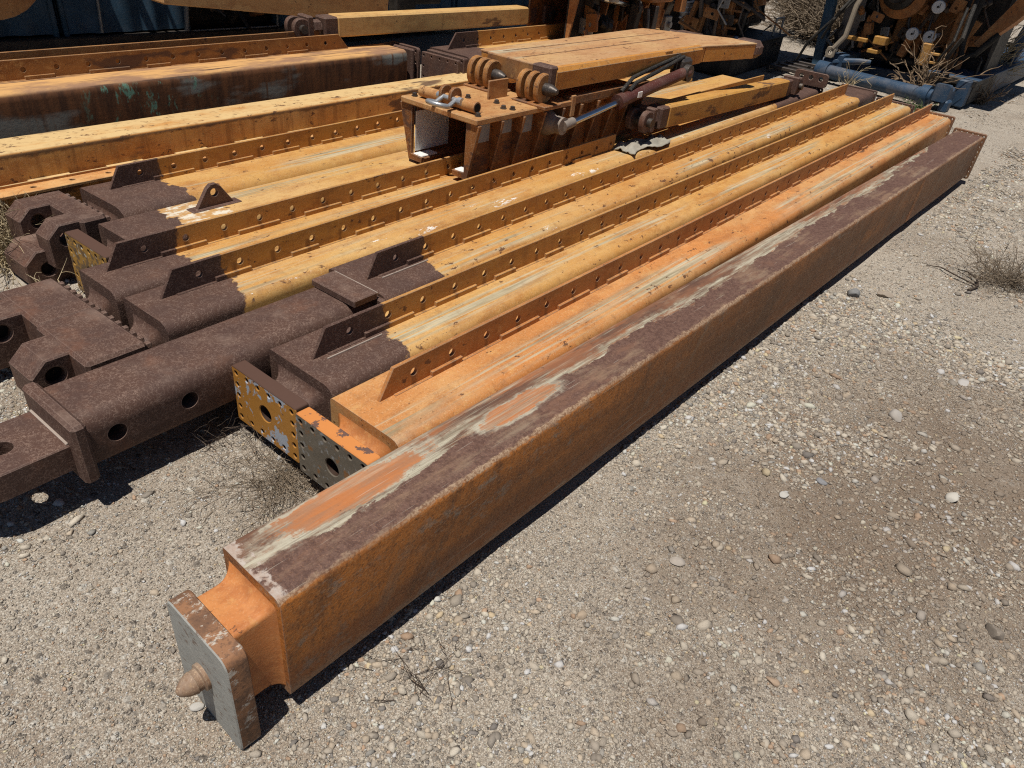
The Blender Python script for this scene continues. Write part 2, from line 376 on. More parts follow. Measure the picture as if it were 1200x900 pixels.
g4, h4 = sample(70000, -3.2, 6, 8.5, 14, lambda n, l: np.clip(.6 + 1.1 * vnoise(n * 2 + 7, l * 2), .1, 1))
gn = np.concatenate([g1, g2, g3, g4]); gl = np.concatenate([h1, h2, h3, h4])
IV, IF = np.array([[1, 0, 0], [-1, 0, 0], [0, 1, 0], [0, -1, 0], [0, 0, 1.], [0, 0, -1]]), np.array([[0, 2, 4], [2, 1, 4], [1, 3, 4], [3, 0, 4], [2, 0, 5], [1, 2, 5], [3, 1, 5], [0, 3, 5]])
pebble_field('grit', gn, gl, np.clip(np.exp(rng.normal(np.log(.0026), .3, len(gn))) * (1 + .16 * np.clip(np.hypot(gn, gl) - 1.5, 0, 6)), .0015, .007), 'fine angular grit between the gravel stones')

IV2, IF2 = ico(3)
def stone(l, n, s, tone, label, flat=.5, seed=0):
    r = np.random.default_rng(seed + 50); v = IV2.copy()
    for k in range(9):
        d = r.normal(size=3); d /= np.linalg.norm(d); t = r.uniform(.55, .9); h = v @ d; v -= np.clip(h - t, 0, None)[:, None] * d * .85
    v = v * (s * np.array([1.25, .85, flat])); a = r.uniform(0, 6); v = v @ np.array([[math.cos(a), math.sin(a), 0], [-math.sin(a), math.cos(a), 0], [0, 0, 1]])
    b = MB(); b.add(v.tolist(), IF2.tolist())
    mt = plain('stone_%s' % label.split()[0], tone, .85, 0, .4, .0, seed, .25)
    o = b.build('stone', mt, None, 32); o.location = P(l, n, gz(n, l) + s * flat * .45); return tag(o, label, 'stone', 'loose stones on the gravel')
for k, (l, n, s, t, f, lab) in enumerate((
    (3.157, .26, .036, (.36, .33, .30), .55, 'pale angular stone alone on the gravel right of the rusty beam, below the dry bush'),
    (2.753, -.075, .030, (.55, .53, .48), .55, 'whitest oval stone on the gravel near the right edge'),
    (2.165, -.342, .030, (.21, .18, .15), .7, 'dark brown rounded stone at the lower right edge'),
    (4.269, .84, .045, (.20, .20, .20), .7, 'dark grey stone lying close to the far half of the rusty beam'),
    (4.42, .70, .040, (.30, .25, .20), .5, 'brownish flat stone near the dark grey stone by the rusty beam'),
    (3.745, .108, .035, (.40, .38, .36), .35, 'flat pale grey stone sunk in the gravel below the dry bush'),
    (1.288, .617, .016, (.38, .30, .22), .6, 'tan pebble standing out beside the middle of the rusty beam'),
    (1.688, .522, .022, (.36, .32, .28), .5, 'light beige stone on the gravel in the lower middle'),
    (2.272, .402, .020, (.42, .40, .37), .5, 'small light grey stone in the middle of the gravel'),
    (2.45, .33, .019, (.24, .24, .25), .5, 'small blue grey stone in the brownish patch of gravel'),
    (1.50, .10, .018, (.33, .24, .17), .6, 'small orange tan stone low in the middle of the gravel'),
    (2.36, -.43, .032, (.40, .35, .29), .3, 'long flat beige stone at the right edge above the dark rounded stone'),
    (.36, 1.12, .014, (.40, .38, .35), .6, 'pale stone just beside the square grey end plate'),
    (.62, 2.42, .016, (.44, .40, .34), .6, 'small white stone under the dark eyed tongue'))):
    stone(l, n, s, t, lab, f, k)
# ------------------------------------------------------------------ mast sections
def prof(w, zb, zt, rtl=.012, rtr=.045, rb=.03, inset=0., n=4):
    h = w / 2 - inset
    return rrect(-h, zb + inset, h, zt - inset, 0, n, (rb, rtr, rtl, rb))

def body_rings(w, zb, zt, y0, y1, rtl, rtr, rb, seg=.35):
    k = max(2, int((y1 - y0) / seg)); r = []
    pr = prof(w, zb, zt, rtl, rtr, rb)
    for i in range(k + 1): r.append([(x, y0 + (y1 - y0) * i / k, z) for x, z in pr])
    return r

def neck(b, w, zb, zt, y0, y1, dep, rad, rtl, rtr, rb, side=1.):
    """concave saddle between the end plate (y0) and the body (y1)"""
    ys = [(y0, dep), (y1 - rad, dep)] + [(y1 - rad + rad * math.sin(R(a)), dep - rad + rad * math.cos(R(a))) for a in range(10, 91, 10)]
    rings = []
    for y, ins in ys:
        pr = rrect(-w / 2 + ins * side, zb + ins * .5, w / 2 - ins * side, zt - ins, 0, 5, (rb, rtr, rtl, rb)); rings.append([(x, y, z) for x, z in pr])
    b.rings(rings, False)

def bolt_holes(x0, z0, x1, z1, nx, nz, m_, r):
    r *= .78; out = [(x0 + m_ + (x1 - x0 - 2 * m_) * i / (nx - 1), z, r) for i in range(nx) for z in (z0 + m_, z1 - m_)]
    out += [(x, z0 + m_ + (z1 - z0 - 2 * m_) * i / (nz - 1), r) for i in range(1, nz - 1) for x in (x0 + m_, x1 - m_)]
    return out

def flange(parent, mat, x, zt, y0, y1, h=.1, pitch=.175, first=.15, th=.014, tip=.06, tipend=0., seed=0, foot=None):
    nh = int((y1 - y0 - first - .05 - tipend) / pitch) + 1
    out = [(y0, -.004), (y1, -.004), (y1 - tipend, h), (y0 + tip, h)]
    b = MB().plate(out, [(y0 + first + i * pitch, h * .5, .0135) for i in range(nh)], th, .002, face_x(x, 0, zt))
    o = b.build('flange', mat, parent, 30)
    r = random.Random(seed); y = y0 + .22; ol = [(y0 + .06, -.004), (y1 - .02, -.004)]; up = []
    while y < y1 - .3:
        ln = r.uniform(.13, .24); up += [(y, .003), (y, .02), (y + ln, .02), (y + ln, .003)]; y += .35
    strip = MB().plate(ol + [(y1 - .02, .003)] + up[::-1] + [(y0 + .06, .003)], [], .012, .0015, face_x(x + th / 2 + .005, 0, zt))
    strip.build('foot_strip', foot or mat, o, 30)
    return o

GRP = 'steel mast sections lying side by side'
def mast(label, l0, nR, nL, drift, length, zb, zt, mat, rtl=.012, rtr=.045, rb=.03, zbase=None):
    w = nL - nR; root = thing('mast_section', label, 'steel beam', P(l0, (nR + nL) / 2, 0), math.atan(drift), GRP)
    b = MB().rings(body_rings(w, zb, zt, 0, length, rtl, rtr, rb)); b.build('body', mat, root, 40)
    return root, w
def far_plate(root, mat, w, zb, zt, y, over=.018, nx=7, nz=5, th=.025):
    b = MB().plate(rrect(-w / 2 - over, zb - over, w / 2 + over, zt + over, .015), bolt_holes(-w / 2 - over, zb - over, w / 2 + over, zt + over, nx, nz, .022, .009), th, .003, face_y(0, y + th / 2, 0))
    return b.build('far_end_plate', mat, root, 30)
def near_plate(root, mat, x0, z0, x1, z1, y, th, rad=.012, nx=6, nz=5, center=.03, holes=True, r=.0105):
    hs = bolt_holes(x0, z0, x1, z1, nx, nz, .024, r) if holes else []
    if center: hs.append(((x0 + x1) / 2, (z0 + z1) / 2, center))
    return MB().plate(rrect(x0, z0, x1, z1, rad), hs, th, .003, face_y(0, y, 0)).build('end_plate', mat, root, 30)

# --- front rusty beam
m = Mat('rusty_beam_paint'); p0 = m.p(); p = m.p(2); o = m.xyz(p0)
lng = m.sc(p, (1, .16, 1))
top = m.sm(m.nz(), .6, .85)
wob = m.mth('ADD', m.mul(m.mth('SUBTRACT', m.noise(m.sc(p, (1.2, .45, 1.2)), 5, 9, .66), .5), .24), m.mul(m.mth('SUBTRACT', m.noise(m.sc(p, (1, .6, 1)), 30, 6, .75), .5), .05))
thr = m.mth('ADD', m.sm(o[1], .4, 4.8, .0, -.04), m.sm(o[1], 5.3, 6.7, 0., -.12))
d = m.mth('SUBTRACT', m.mth('ADD', o[0], wob), thr)
orange = m.mix(m.sm(m.noise(lng, 12, 7, .7), .38, .62), (.42, .15, .05), (.25, .10, .048))
rustb = m.mix(m.sm(m.noise(lng, 16, 7, .75), .36, .64), (.20, .095, .055), (.105, .058, .042))
brownc = m.mix(m.sm(m.noise(p, 70, 5, .7), .38, .62), (.085, .046, .036), (.135, .078, .060))
brownc = m.mix(m.mul(m.sm(m.noise(p, 170, 3, .7), .54, .68), .5), brownc, (.26, .15, .11))
brownc = m.mix(m.mul(m.sm(m.noise(m.sc(p, (1, .3, 1)), 7, 7, .7), .55, .68), .6), brownc, (.19, .10, .065))
pale = m.mix(m.sm(m.noise(m.sc(p, (70, 2.6, 70)), 1, 6, .75), .36, .62), (.19, .155, .11), (.44, .405, .31))
strk = m.mul(m.sm(m.noise(m.sc(p, (45, 1.1, 45)), 1., 7, .75), .44, .58), m.sm(m.noise(m.sc(p, (7, .9, 7)), 1., 6, .7), .40, .56))
tc = m.mix(strk, rustb, pale)
zone = m.sm(m.noise(m.sc(p, (6, .8, 6)), 1., 7, .7), .50, .57)
tc = m.mix(m.mul(zone, m.sm(o[1], .4, 2.2, .85, .45)), tc, orange)
def blob(x0, y0, rx, ry, amp=1.):
    u = m.mth('POWER', m.mth('DIVIDE', m.mth('SUBTRACT', o[0], x0), rx), 2.); v = m.mth('POWER', m.mth('DIVIDE', m.mth('SUBTRACT', o[1], y0), ry), 2.)
    return m.mth('ADD', m.mth('SQRT', m.mth('ADD', u, v)), m.mul(m.mth('SUBTRACT', m.noise(p, 14, 8, .7), .5), amp))
bl_ = m.node('ShaderNodeMath', {0: blob(-.058, .33, .052, .25, 1.7), 1: blob(-.012, .97, .036, .17, 1.6)}, operation='MINIMUM').outputs[0]
halo = m.mul(m.sm(m.mth('ABSOLUTE', d), .022, .052, 1., 0.), m.sm(m.noise(m.sc(p, (20, 2.4, 20)), 1., 7, .75), .40, .55))
tc = m.mix(halo, tc, pale)
tc = m.mix(m.sm(d, -.003, .003), tc, brownc)
rb2 = m.mul(m.sm(m.noise(m.sc(p, (3, .9, 3)), 2.4, 8, .72), .50, .62), m.sm(m.noise(m.sc(p, (30, 1.4, 30)), 1., 7, .75), .36, .60)); tc = m.mix(m.mul(rb2, .65), tc, m.mix(m.noise(lng, 14, 5), (.26, .125, .065), (.27, .235, .175)))
bl_ = m.mth('ADD', bl_, m.mul(m.mth('SUBTRACT', m.noise(m.sc(p, (60, 3, 60)), 1., 6, .75), .5), .9))
tc = m.mix(m.mul(m.sm(bl_, 1.05, 1.5, .9, 0.), m.sm(m.noise(m.sc(p, (1, .4, 1)), 16, 6, .7), .36, .56)), tc, m.mix(.25, pale, (.46, .43, .36)))
tc = m.mix(m.sm(bl_, .88, 1.10, .95, 0.), tc, m.mix(m.sm(m.noise(lng, 20, 7, .75), .42, .6), (.43, .155, .052), (.33, .15, .075)))
tc = m.mix(m.mul(m.mul(m.sm(bl_, 1.0, 1.1, 1., 0.), strk), .55), tc, pale)
lip = m.mul(m.sm(m.mth('ADD', o[1], m.mul(m.mth('SUBTRACT', m.noise(p, 24, 7, .7), .5), .14)), .02, .035, 1., 0.), m.sm(m.noise(p, 30, 5), .40, .5)); tc = m.mix(m.mul(lip, .9), tc, m.mix(m.noise(p, 50), (.30, .16, .09), (.56, .55, .52)))
pit = m.sm(m.noise(m.sc(p, (1, .6, 1)), 55, 7, .75), .62, .66); tc = m.mix(m.mul(pit, .7), tc, (.09, .045, .03))
scr = m.mul(m.sm(m.noise(m.sc(p, (160, 4, 160)), 1, 2), .70, .73), .3); tc = m.mix(scr, tc, (.5, .46, .38))
# side face: orange rust with brown grime growing along the length
side = m.mix(m.sm(m.noise(m.sc(p, (1, .22, 1.6)), 4, 6, .62), .34, .64), (.47, .165, .034), (.21, .078, .026))
side = m.mix(m.mul(m.sm(m.noise(p, 28, 7, .75), .48, .62), .5), side, (.13, .055, .026))
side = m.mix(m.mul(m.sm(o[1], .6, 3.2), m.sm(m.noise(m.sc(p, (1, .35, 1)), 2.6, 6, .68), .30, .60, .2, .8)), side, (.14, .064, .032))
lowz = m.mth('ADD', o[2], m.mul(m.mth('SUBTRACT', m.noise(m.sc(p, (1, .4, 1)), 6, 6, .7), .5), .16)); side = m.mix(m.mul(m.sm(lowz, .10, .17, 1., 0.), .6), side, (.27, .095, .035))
dg = m.noise(m.sc(m.node('ShaderNodeVectorRotate', {'Vector': p, 'Angle': .55}, rotation_type='X_AXIS').outputs[0], (1, 4.5, .45)), 1.3, 5, .6)
side = m.mix(m.mul(m.sm(dg, .52, .66), .45), side, (.075, .04, .025)); side = m.mix(m.mul(m.sm(dg, .30, .40, 1., 0.), .35), side, (.22, .175, .125))
seam = m.mul(m.sm(m.mth('ABSOLUTE', m.mth('SUBTRACT', o[2], m.mth('MULTIPLY_ADD', m.noise(p, 1.5, 2), .01, .128))), .0008, .0026, 1., 0.), m.sm(o[1], .5, 1.2)); side = m.mix(m.mul(seam, .6), side, (.045, .025, .018))
runs = m.mul(m.sm(m.noise(m.sc(p, (1, 16, 1.1)), 1.4, 6, .7), .54, .66), m.sm(o[2], .08, .34)); side = m.mix(m.mul(runs, .5), side, (.085, .04, .022))
splash = m.sm(m.mth('ADD', o[2], m.mul(m.mth('SUBTRACT', m.noise(p, 9, 7, .72), .5), .15)), .045, .075, 1., 0.); side = m.mix(m.mul(splash, .5), side, (.30, .22, .15))
grey = m.mul(m.sm(m.noise(m.sc(p, (1, .6, 1)), 15, 6, .72), .52, .62), m.mx(m.sm(m.noise(m.sc(p, (1, .5, 1)), 2.2, 3), .50, .66), m.sm(o[1], .05, .45, .8, 0.))); side = m.mix(m.mul(grey, .7), side, (.24, .205, .165))
side = m.mix(m.mul(m.sm(m.noise(p, 120, 3, .7), .50, .68), .55), side, (.42, .22, .09))
side = m.mix(m.mul(m.sm(m.noise(p, 95, 3, .7), .52, .68), .5), side, (.05, .026, .016))
side = m.mix(m.mul(m.sm(m.noise(m.sc(p, (1, 2.5, 90)), 1., 2), .70, .73), .5), side, (.46, .37, .27))
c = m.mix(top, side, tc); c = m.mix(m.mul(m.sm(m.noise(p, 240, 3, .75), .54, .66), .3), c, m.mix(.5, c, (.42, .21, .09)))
ed = m.mth('ADD', m.mth('ABSOLUTE', m.mth('SUBTRACT', o[0], .104)), m.mth('ABSOLUTE', m.mth('SUBTRACT', o[2], .374)))
en = m.noise(m.sc(p, (1, .35, 1)), 60, 6, .75)
e = m.sm(m.mth('ADD', ed, m.mul(m.mth('SUBTRACT', en, .5), .06)), .006, .015, 1., 0.); e = m.mul(e, m.sm(m.noise(m.sc(p, (1, .5, 1)), 5, 4), .32, .58, .25, 1.))
c = m.mix(m.mul(e, .85), c, m.mix(m.sm(m.noise(p, 130, 3, .7), .35, .65), (.19, .105, .06), (.42, .30, .20)))
e2 = m.sm(m.mth('ADD', m.edge(.006), m.mul(m.noise(p, 45, 4), .16)), .13, .2); c = m.mix(m.mul(e2, .6), c, m.mix(m.noise(p, 30), (.15, .08, .05), (.42, .36, .30)))
FRONT = m.out(c, m.mth('ADD', .40, m.mul(m.noise(p, 24, 4), .3)), m.bump(m.noise(p, 110, 4, .65), .5, .003, m.bump(m.noise(lng, 8, 4), .3, .008)))
NECKO = paint('orange_neck_paint', (.50, .17, .045), (.42, .15, .05), 5, streak=0, chip=.2, dust=.2, wear=.6, along=2, specks=.45)
m = Mat('scuffed_grey_plate'); p = m.p(3)
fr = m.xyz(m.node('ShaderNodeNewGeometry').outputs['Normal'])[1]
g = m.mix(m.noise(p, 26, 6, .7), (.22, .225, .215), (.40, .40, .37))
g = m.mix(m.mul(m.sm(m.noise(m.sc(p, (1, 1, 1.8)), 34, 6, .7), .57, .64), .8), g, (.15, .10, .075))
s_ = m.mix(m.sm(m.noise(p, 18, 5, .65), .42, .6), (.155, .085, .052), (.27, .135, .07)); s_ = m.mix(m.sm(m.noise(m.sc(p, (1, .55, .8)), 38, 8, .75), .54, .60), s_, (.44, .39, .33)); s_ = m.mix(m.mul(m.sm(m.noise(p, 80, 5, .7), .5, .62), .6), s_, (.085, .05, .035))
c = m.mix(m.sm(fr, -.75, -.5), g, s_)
ENDGREY = m.out(c, .6, m.bump(m.noise(p, 60, 5, .7), .5, .004))

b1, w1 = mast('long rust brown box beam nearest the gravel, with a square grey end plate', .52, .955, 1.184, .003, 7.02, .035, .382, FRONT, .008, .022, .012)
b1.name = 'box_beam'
nb = MB(); neck(nb, w1, .035, .382, -.095, 0.004, .062, .05, .006, .012, .01, .62); nb.build('neck', NECKO, b1, 30)
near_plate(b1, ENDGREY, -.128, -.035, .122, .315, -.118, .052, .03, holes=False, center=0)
sp = MB().lathe([(0, .035), (.010, .035), (.013, .028), (.024, .027), (.027, .029), (.046, .023), (.060, .013), (.066, .006), (.067, .0)], (-.006, -.143, .146), (0, -1, 0), 24)
sp.build('spigot', paint('rusty_spigot', (.30, .25, .205), (.23, .14, .09), 9, streak=0, chip=.8, dust=.1, wear=.8, along=2), b1, 40)
FARRUST = paint('rusty_end_plate', (.22, .09, .04), (.12, .06, .04), 8, streak=0, chip=.8, dust=.2, wear=.8, along=2)
far_plate(b1, FARRUST, w1, .035, .382, 7.02, .02, 6, 9)
wl = MB()
for yy in (5.15, 5.19): wl.tube([(w1 / 2 + .001, yy, .05), (w1 / 2 + .001, yy + .02, .36)], .004, 6)
wl.build('weld_seams', FRONT, b1)

# --- orange section
OR1 = paint('orange_beam_paint', ORG, ORG2, 11, streak=1.3, streak_x=.09, chip=.45, dust=.5, wear=.6, patch=.66)
OR1F = paint('orange_flange_paint', (.46, .175, .042), (.36, .135, .036), 12, streak=0, chip=.4, dust=.12, wear=.85, drip=(.237, .175, .425))
b2, w2 = mast('bright orange beam with holed flange and dark end plate, next to the rusty box beam', 1.075, 1.190, 1.508, .024, 7.0, .06, .375, OR1)
nb = MB(); neck(nb, w2, .06, .375, -.055, .004, .075, .06, .01, .03, .03); nb.build('neck', NECKO, b2, 30)
m = Mat('dirty_plate_face'); p = m.p(4); g = m.mix(m.noise(p, 14, 6, .65), (.085, .07, .052), (.19, .165, .13)); g = m.mix(m.sm(m.noise(p, 40, 5, .7), .56, .62), g, (.24, .24, .235)); g = m.mix(m.sm(m.noise(p, 22, 5), .60, .68), g, (.22, .11, .045))
oo = m.mix(m.sm(m.noise(p, 20, 5, .6), .56, .60), (.55, .21, .06), (.13, .075, .06))
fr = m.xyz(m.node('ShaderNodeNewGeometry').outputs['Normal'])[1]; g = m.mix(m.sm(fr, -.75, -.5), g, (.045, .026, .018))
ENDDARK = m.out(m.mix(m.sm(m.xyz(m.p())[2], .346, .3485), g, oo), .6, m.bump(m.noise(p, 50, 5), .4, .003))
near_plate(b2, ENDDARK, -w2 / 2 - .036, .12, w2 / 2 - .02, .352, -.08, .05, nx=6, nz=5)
flange(b2, OR1F, -.045, .375, .09, 6.92, .1, .175, .147, seed=1)
far_plate(b2, FARRUST, w2, .06, .375, 7.0, .02, 8, 6)

# --- tan section with brown near end
def tanpair(seed, by, far=None, dr=.22, **kw):
    return (paint('tan_beam_paint', TAN, TAN2, seed, by, far, **kw), paint('tan_flange_paint', FL, (.43, .19, .045), seed + 1, by, None, streak=0, chip=.5, dust=.12, wear=.9, drip=(dr, .175, .425)))
T3, F3 = tanpair(21, .36, None, streak=1.15, streak_x=.08, chip=.35, dust=.4)
b3, w3 = mast('tan beam with mottled orange and grey end plate, beside the bright orange beam', 1.095, 1.532, 1.862, .032, 7.1, .06, .375, T3)
BRN = brown_mat('brown_primer', 1, .4, .45); BRN2 = brown_mat('brown_primer_dusty', 2, .35, .75)
nb = MB(); neck(nb, w3, .06, .375, -.075, .004, .075, .055, .01, .03, .03); nb.build('neck', BRN2, b3, 30)
m = Mat('mottled_plate_face'); p = m.p(6)
fr = m.xyz(m.node('ShaderNodeNewGeometry').outputs['Normal'])[1]
g = m.mix(m.sm(m.noise(m.sc(p, (1, 1, .8)), 13, 7, .68), .535, .555), (.38, .175, .035), (.34, .37, .42)); g = m.mix(m.sm(m.noise(m.sc(p, (1, 1, .8)), 23, 5, .7), .62, .66), g, (.16, .09, .06))
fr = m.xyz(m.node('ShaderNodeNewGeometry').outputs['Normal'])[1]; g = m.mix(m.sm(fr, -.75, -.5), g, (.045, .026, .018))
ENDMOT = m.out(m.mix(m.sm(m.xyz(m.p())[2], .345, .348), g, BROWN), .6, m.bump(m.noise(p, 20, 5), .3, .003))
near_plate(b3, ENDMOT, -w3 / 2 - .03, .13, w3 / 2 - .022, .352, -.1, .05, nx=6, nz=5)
flange(b3, F3, -.02, .375, .06, 7.0, .1, .175, .16, seed=2)
far_plate(b3, BRN, w3, .06, .375, 7.1, .02, 8, 6)

# --- telescoped section with dark inner tube, collar and eyed tongue
T4, F4 = tanpair(31, .36, 6.3, streak=.8, streak_x=.11, chip=.55, dust=.35, whites=.25)
b4, w4 = mast('tan beam with dark inner tube, collar and eyed tongue drawn out of its near end', 1.60, 1.862, 2.205, .050, 6.85, .08, .392, T4)
flange(b4, F4, .0, .392, .04, 6.35, .1, .175, .16, seed=3)
it = MB(); it.rings(body_rings(.238, .205, .378, -1.125, .02, .03, .055, .02))
inner = it.build('inner_tube', BRN, b4, 40)
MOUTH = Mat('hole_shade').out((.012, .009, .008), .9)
ct = MB()
for yy in (-1.03, -.80): ct.lathe([(0, .0285), (.14, .0285)], (.05, yy, .288), (1, 0, 0), 28)
cut(inner, ct)
cb = MB(); cb.box((.07 - .055, -1.14, .29), (.30, .042, .205), .010); cb.build('collar', BRN, b4)
tg = [(-.115, -.02), (.115, -.02), (.115, .19), (.105, .235), (.075, .275), (.035, .3), (0, .306), (-.035, .3), (-.075, .275), (-.105, .235), (-.115, .19)]
tb = MB().plate([(x, -y) for x, y in tg], [(0, -.135, .031)], .088, .004, face_z(.005, -1.155, .27)); tb.build('tongue', BRN, b4, 30)
sl = MB().box((.01, -.075, .394), (.245, .115, .03), .004); sl.build('wear_pad', BRN, b4)
sb = MB().box((0, -.004, .235), (w4 - .02, .03, .29), .006); sb.build('mouth_rim', BRN, b4)
fp = far_plate(b4, BRN, w4, .08, .392, 6.85, .015, 8, 6)

WB = plain('bright_weld_bead', (.40, .33, .28), .5, .1, .4, .3, 51, .1)
MB().tube([(-.105, -1.163, .316), (.115, -1.163, .316)], .0045, 6).build('weld_bead', WB, b4)
MB().tube([(-.115, -.014, .401), (.13, -.014, .401)], .0045, 6).build('weld_bead', WB, b4)
for bb_, w_, x_, z_, y1_ in ((b3, w3, -.02, .377, .34), (b4, w4, .0, .394, .36)):
    MB().tube([(x_ + .034, .10, z_), (x_ + .034, y1_, z_)], .003, 6).build('weld_bead', WB, bb_)
# --- clevis heads
def clevis(parent, mat, x0, x1, y0, y1, z0, z1, lugs, ytip, hole, rec=.0):
    """bolted block with chamfered lugs (each x-range) drilled across"""
    b = MB().box(((x0 + x1) / 2, (y0 + y1) / 2, (z0 + z1) / 2), (x1 - x0, y1 - y0, z1 - z0), .012)
    head = b.build('clevis_head', mat, parent)
    for a, c in lugs:
        ch = .055; yb = y0 + .012
        o = [(yb, z0 + .01), (yb, z1 - .004), (ytip + ch, z1 - .004), (ytip, z1 - ch), (ytip, z0 + ch), (ytip + ch, z0 + .01)]
        MB().plate(o, [(hole[0], hole[1], .03)], c - a, .006, face_x((a + c) / 2, 0, 0)).build('lug', mat, head, 30)
        if rec: MB().lathe([(0, .0295), (.003, .0295)], (c - rec, hole[0], hole[1]), (1, 0, 0), 22).build('hole', MOUTH, head)  # near-black disc painted as the shade inside the drilled lug
    k = int((x1 - x0) / .045)
    for i in range(k): MB().lathe([(0, .014), (.022, .014), (.026, .010)], (x0 + .03 + i * (x1 - x0 - .06) / (k - 1), y1 - .003, z1 - .03), (0, 1, 0), 6).build('bolt', mat, head)
    return head
# --- section five
T5, F5 = tanpair(41, .33, 5.9, streak=1.2, streak_x=.06, chip=.35, dust=.4, whites=.35)
b5, w5 = mast('tan beam with single eyed brown clevis head and flange cut short at the rag', .905, 2.195, 2.475, .058, 7.1, .08, .375, T5)
nb = MB(); neck(nb, w5, .08, .375, -.075, .004, .085, .06, .01, .03, .03); nb.build('neck', BRN2, b5, 30)
flange(b5, F5, -.045, .375, .085, 3.27, .1, .175, .16, seed=4)
clevis(b5, BRN, -.215, .13, -.275, -.07, .13, .335, [(-.135, .02)], -.405, (-.33, .265), .03)
lp = MB().plate(rrect(-.17, 0, .17, .13, .03), [(-.1, .075, .022), (0, .075, .022), (.1, .075, .022)], .03, .004, face_y(.02, 7.05, .40)); lp.build('lug_plate', BRN, b5)
far_plate(b5, BRN, w5, .08, .375, 7.1, .015, 7, 6)
# --- section six
T6, F6 = tanpair(51, .33, None, streak=1., streak_x=.06, chip=.4, dust=.35)
b6, w6 = mast('tan beam whose brown clevis head is cut off by the left edge', .88, 2.51, 2.775, .050, 6.9, .08, .375, T6)
nb = MB(); neck(nb, w6, .08, .375, -.07, .004, .085, .055, .01, .03, .03); nb.build('neck', BRN2, b6, 30)
flange(b6, F6, -.055, .375, .06, 6.6, .1, .175, .16, seed=5)
clevis(b6, BRN, -.215, .11, -.26, -.065, .13, .335, [(-.16, -.02)], -.45, (-.335, .275), .03)
# --- section seven
T7 = paint('tan_beam_lug_paint', TAN, (.52, .27, .085), 61, .26, None, streak=.9, streak_x=-.08, chip=.25, dust=.5, bare=(.22, .52))
b7, w7 = mast('tan beam without flange carrying a brown triangular lug on its top', 1.11, 2.845, 3.13, .055, 6.4, .08, .385, T7)
nb = MB(); neck(nb, w7, .08, .385, -.075, .004, .085, .055, .01, .03, .03); nb.build('neck', BRN2, b7, 30)
m = Mat('yellow_plate_face'); p = m.p(8); fr = m.xyz(m.node('ShaderNodeNewGeometry').outputs['Normal'])[1]
g = m.mix(m.sm(m.noise(p, 22, 6, .65), .46, .56), (.36, .20, .045), (.15, .10, .055)); g = m.mix(m.sm(m.noise(p, 33, 5), .6, .66), g, (.42, .40, .34))
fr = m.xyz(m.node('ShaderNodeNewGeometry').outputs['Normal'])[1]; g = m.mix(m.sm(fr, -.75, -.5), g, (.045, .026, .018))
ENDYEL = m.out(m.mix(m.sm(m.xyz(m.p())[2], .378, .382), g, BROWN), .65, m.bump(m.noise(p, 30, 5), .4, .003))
near_plate(b7, ENDYEL, -w7 / 2, .12, w7 / 2 + .04, .385, -.11, .055, nx=6, nz=5)
lg = MB().plate([(-.10, 0), (.10, 0), (.035, .092), (.014, .108), (-.014, .108), (-.035, .092)], [(0, .068, .018)], .022, .003, face_x(-.03, .48, .383)); lg.box((-.03, .48, .386), (.06, .25, .008), .003)
lg.build('triangular_lug', BRN, b7, 30)
# --- section eight
T8, F8 = tanpair(71, .33, None, streak=1.1, streak_x=.08, chip=.35, dust=.3)
b8, w8 = mast('tan beam with rounded shoulder and brown clevis head with two lugs', 1.24, 3.215, 3.6, .075, 6.0, .08, .375, T8, rtr=.075)
nb = MB(); neck(nb, w8, .08, .375, -.09, .004, .085, .06, .01, .05, .03); nb.build('neck', BRN2, b8, 30)
flange(b8, F8, -.09, .375, .085, 5.8, .1, .175, .16, seed=6)
clevis(b8, BRN, -.19, .205, -.195, -.085, .15, .385, [(-.19, -.06), (.08, .185)], -.335, (-.255, .315), 0)
# --- loose clevis block
b_ = thing('clevis_block', 'brown single eyed clevis block on the ground below the two lug clevis head', 'clevis', P(1.02, 3.34, .08), .05)
clevis(b_, BRN2, -.13, .14, -.03, .12, .0, .19, [(-.12, .08)], -.20, (-.11, .10), .03)

# --- section nine, turned on its side
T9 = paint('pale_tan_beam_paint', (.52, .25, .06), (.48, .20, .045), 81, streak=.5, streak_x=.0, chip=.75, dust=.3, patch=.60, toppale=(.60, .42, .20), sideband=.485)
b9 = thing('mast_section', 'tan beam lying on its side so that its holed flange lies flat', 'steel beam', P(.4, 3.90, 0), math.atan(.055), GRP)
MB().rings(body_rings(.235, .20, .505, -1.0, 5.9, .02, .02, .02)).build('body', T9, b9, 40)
out = [(-1.0, 0), (5.9, 0), (5.9, .125), (-1.0, .125)]
f9 = MB().plate([(y, -x) for y, x in out], [(-.9 + .175 * i, -.07, .0135) for i in range(38)], .014, .002, Matrix(((0, -1, 0, .1175), (1, 0, 0, 0), (0, 0, 1, .352), (0, 0, 0, 1))))
f9 = f9.build('flange', paint('flat_flange_paint', (.58, .27, .09), (.5, .21, .06), 83, streak=0, chip=.3, dust=.5, wear=.5), b9, 30)
up = []
for k in range(18): y_ = -.8 + .37 * k; up += [(y_, .003), (y_, .02), (y_ + .19, .02), (y_ + .19, .003)]
MB().plate([(-.98, -.006), (5.88, -.006), (5.88, .003)] + up[::-1] + [(-.98, .003)], [], .012, .0015, Matrix(((0, -1, 0, .138), (1, 0, 0, 0), (0, 0, 1, .365), (0, 0, 0, 1)))).build('foot_strip', T9, f9, 30)
MB().box((-.03, 2.4, .1), (.2, 6.4, .2), .02).build('base_rail', brown_mat('dark_rail', 9, .4, .1), b9)

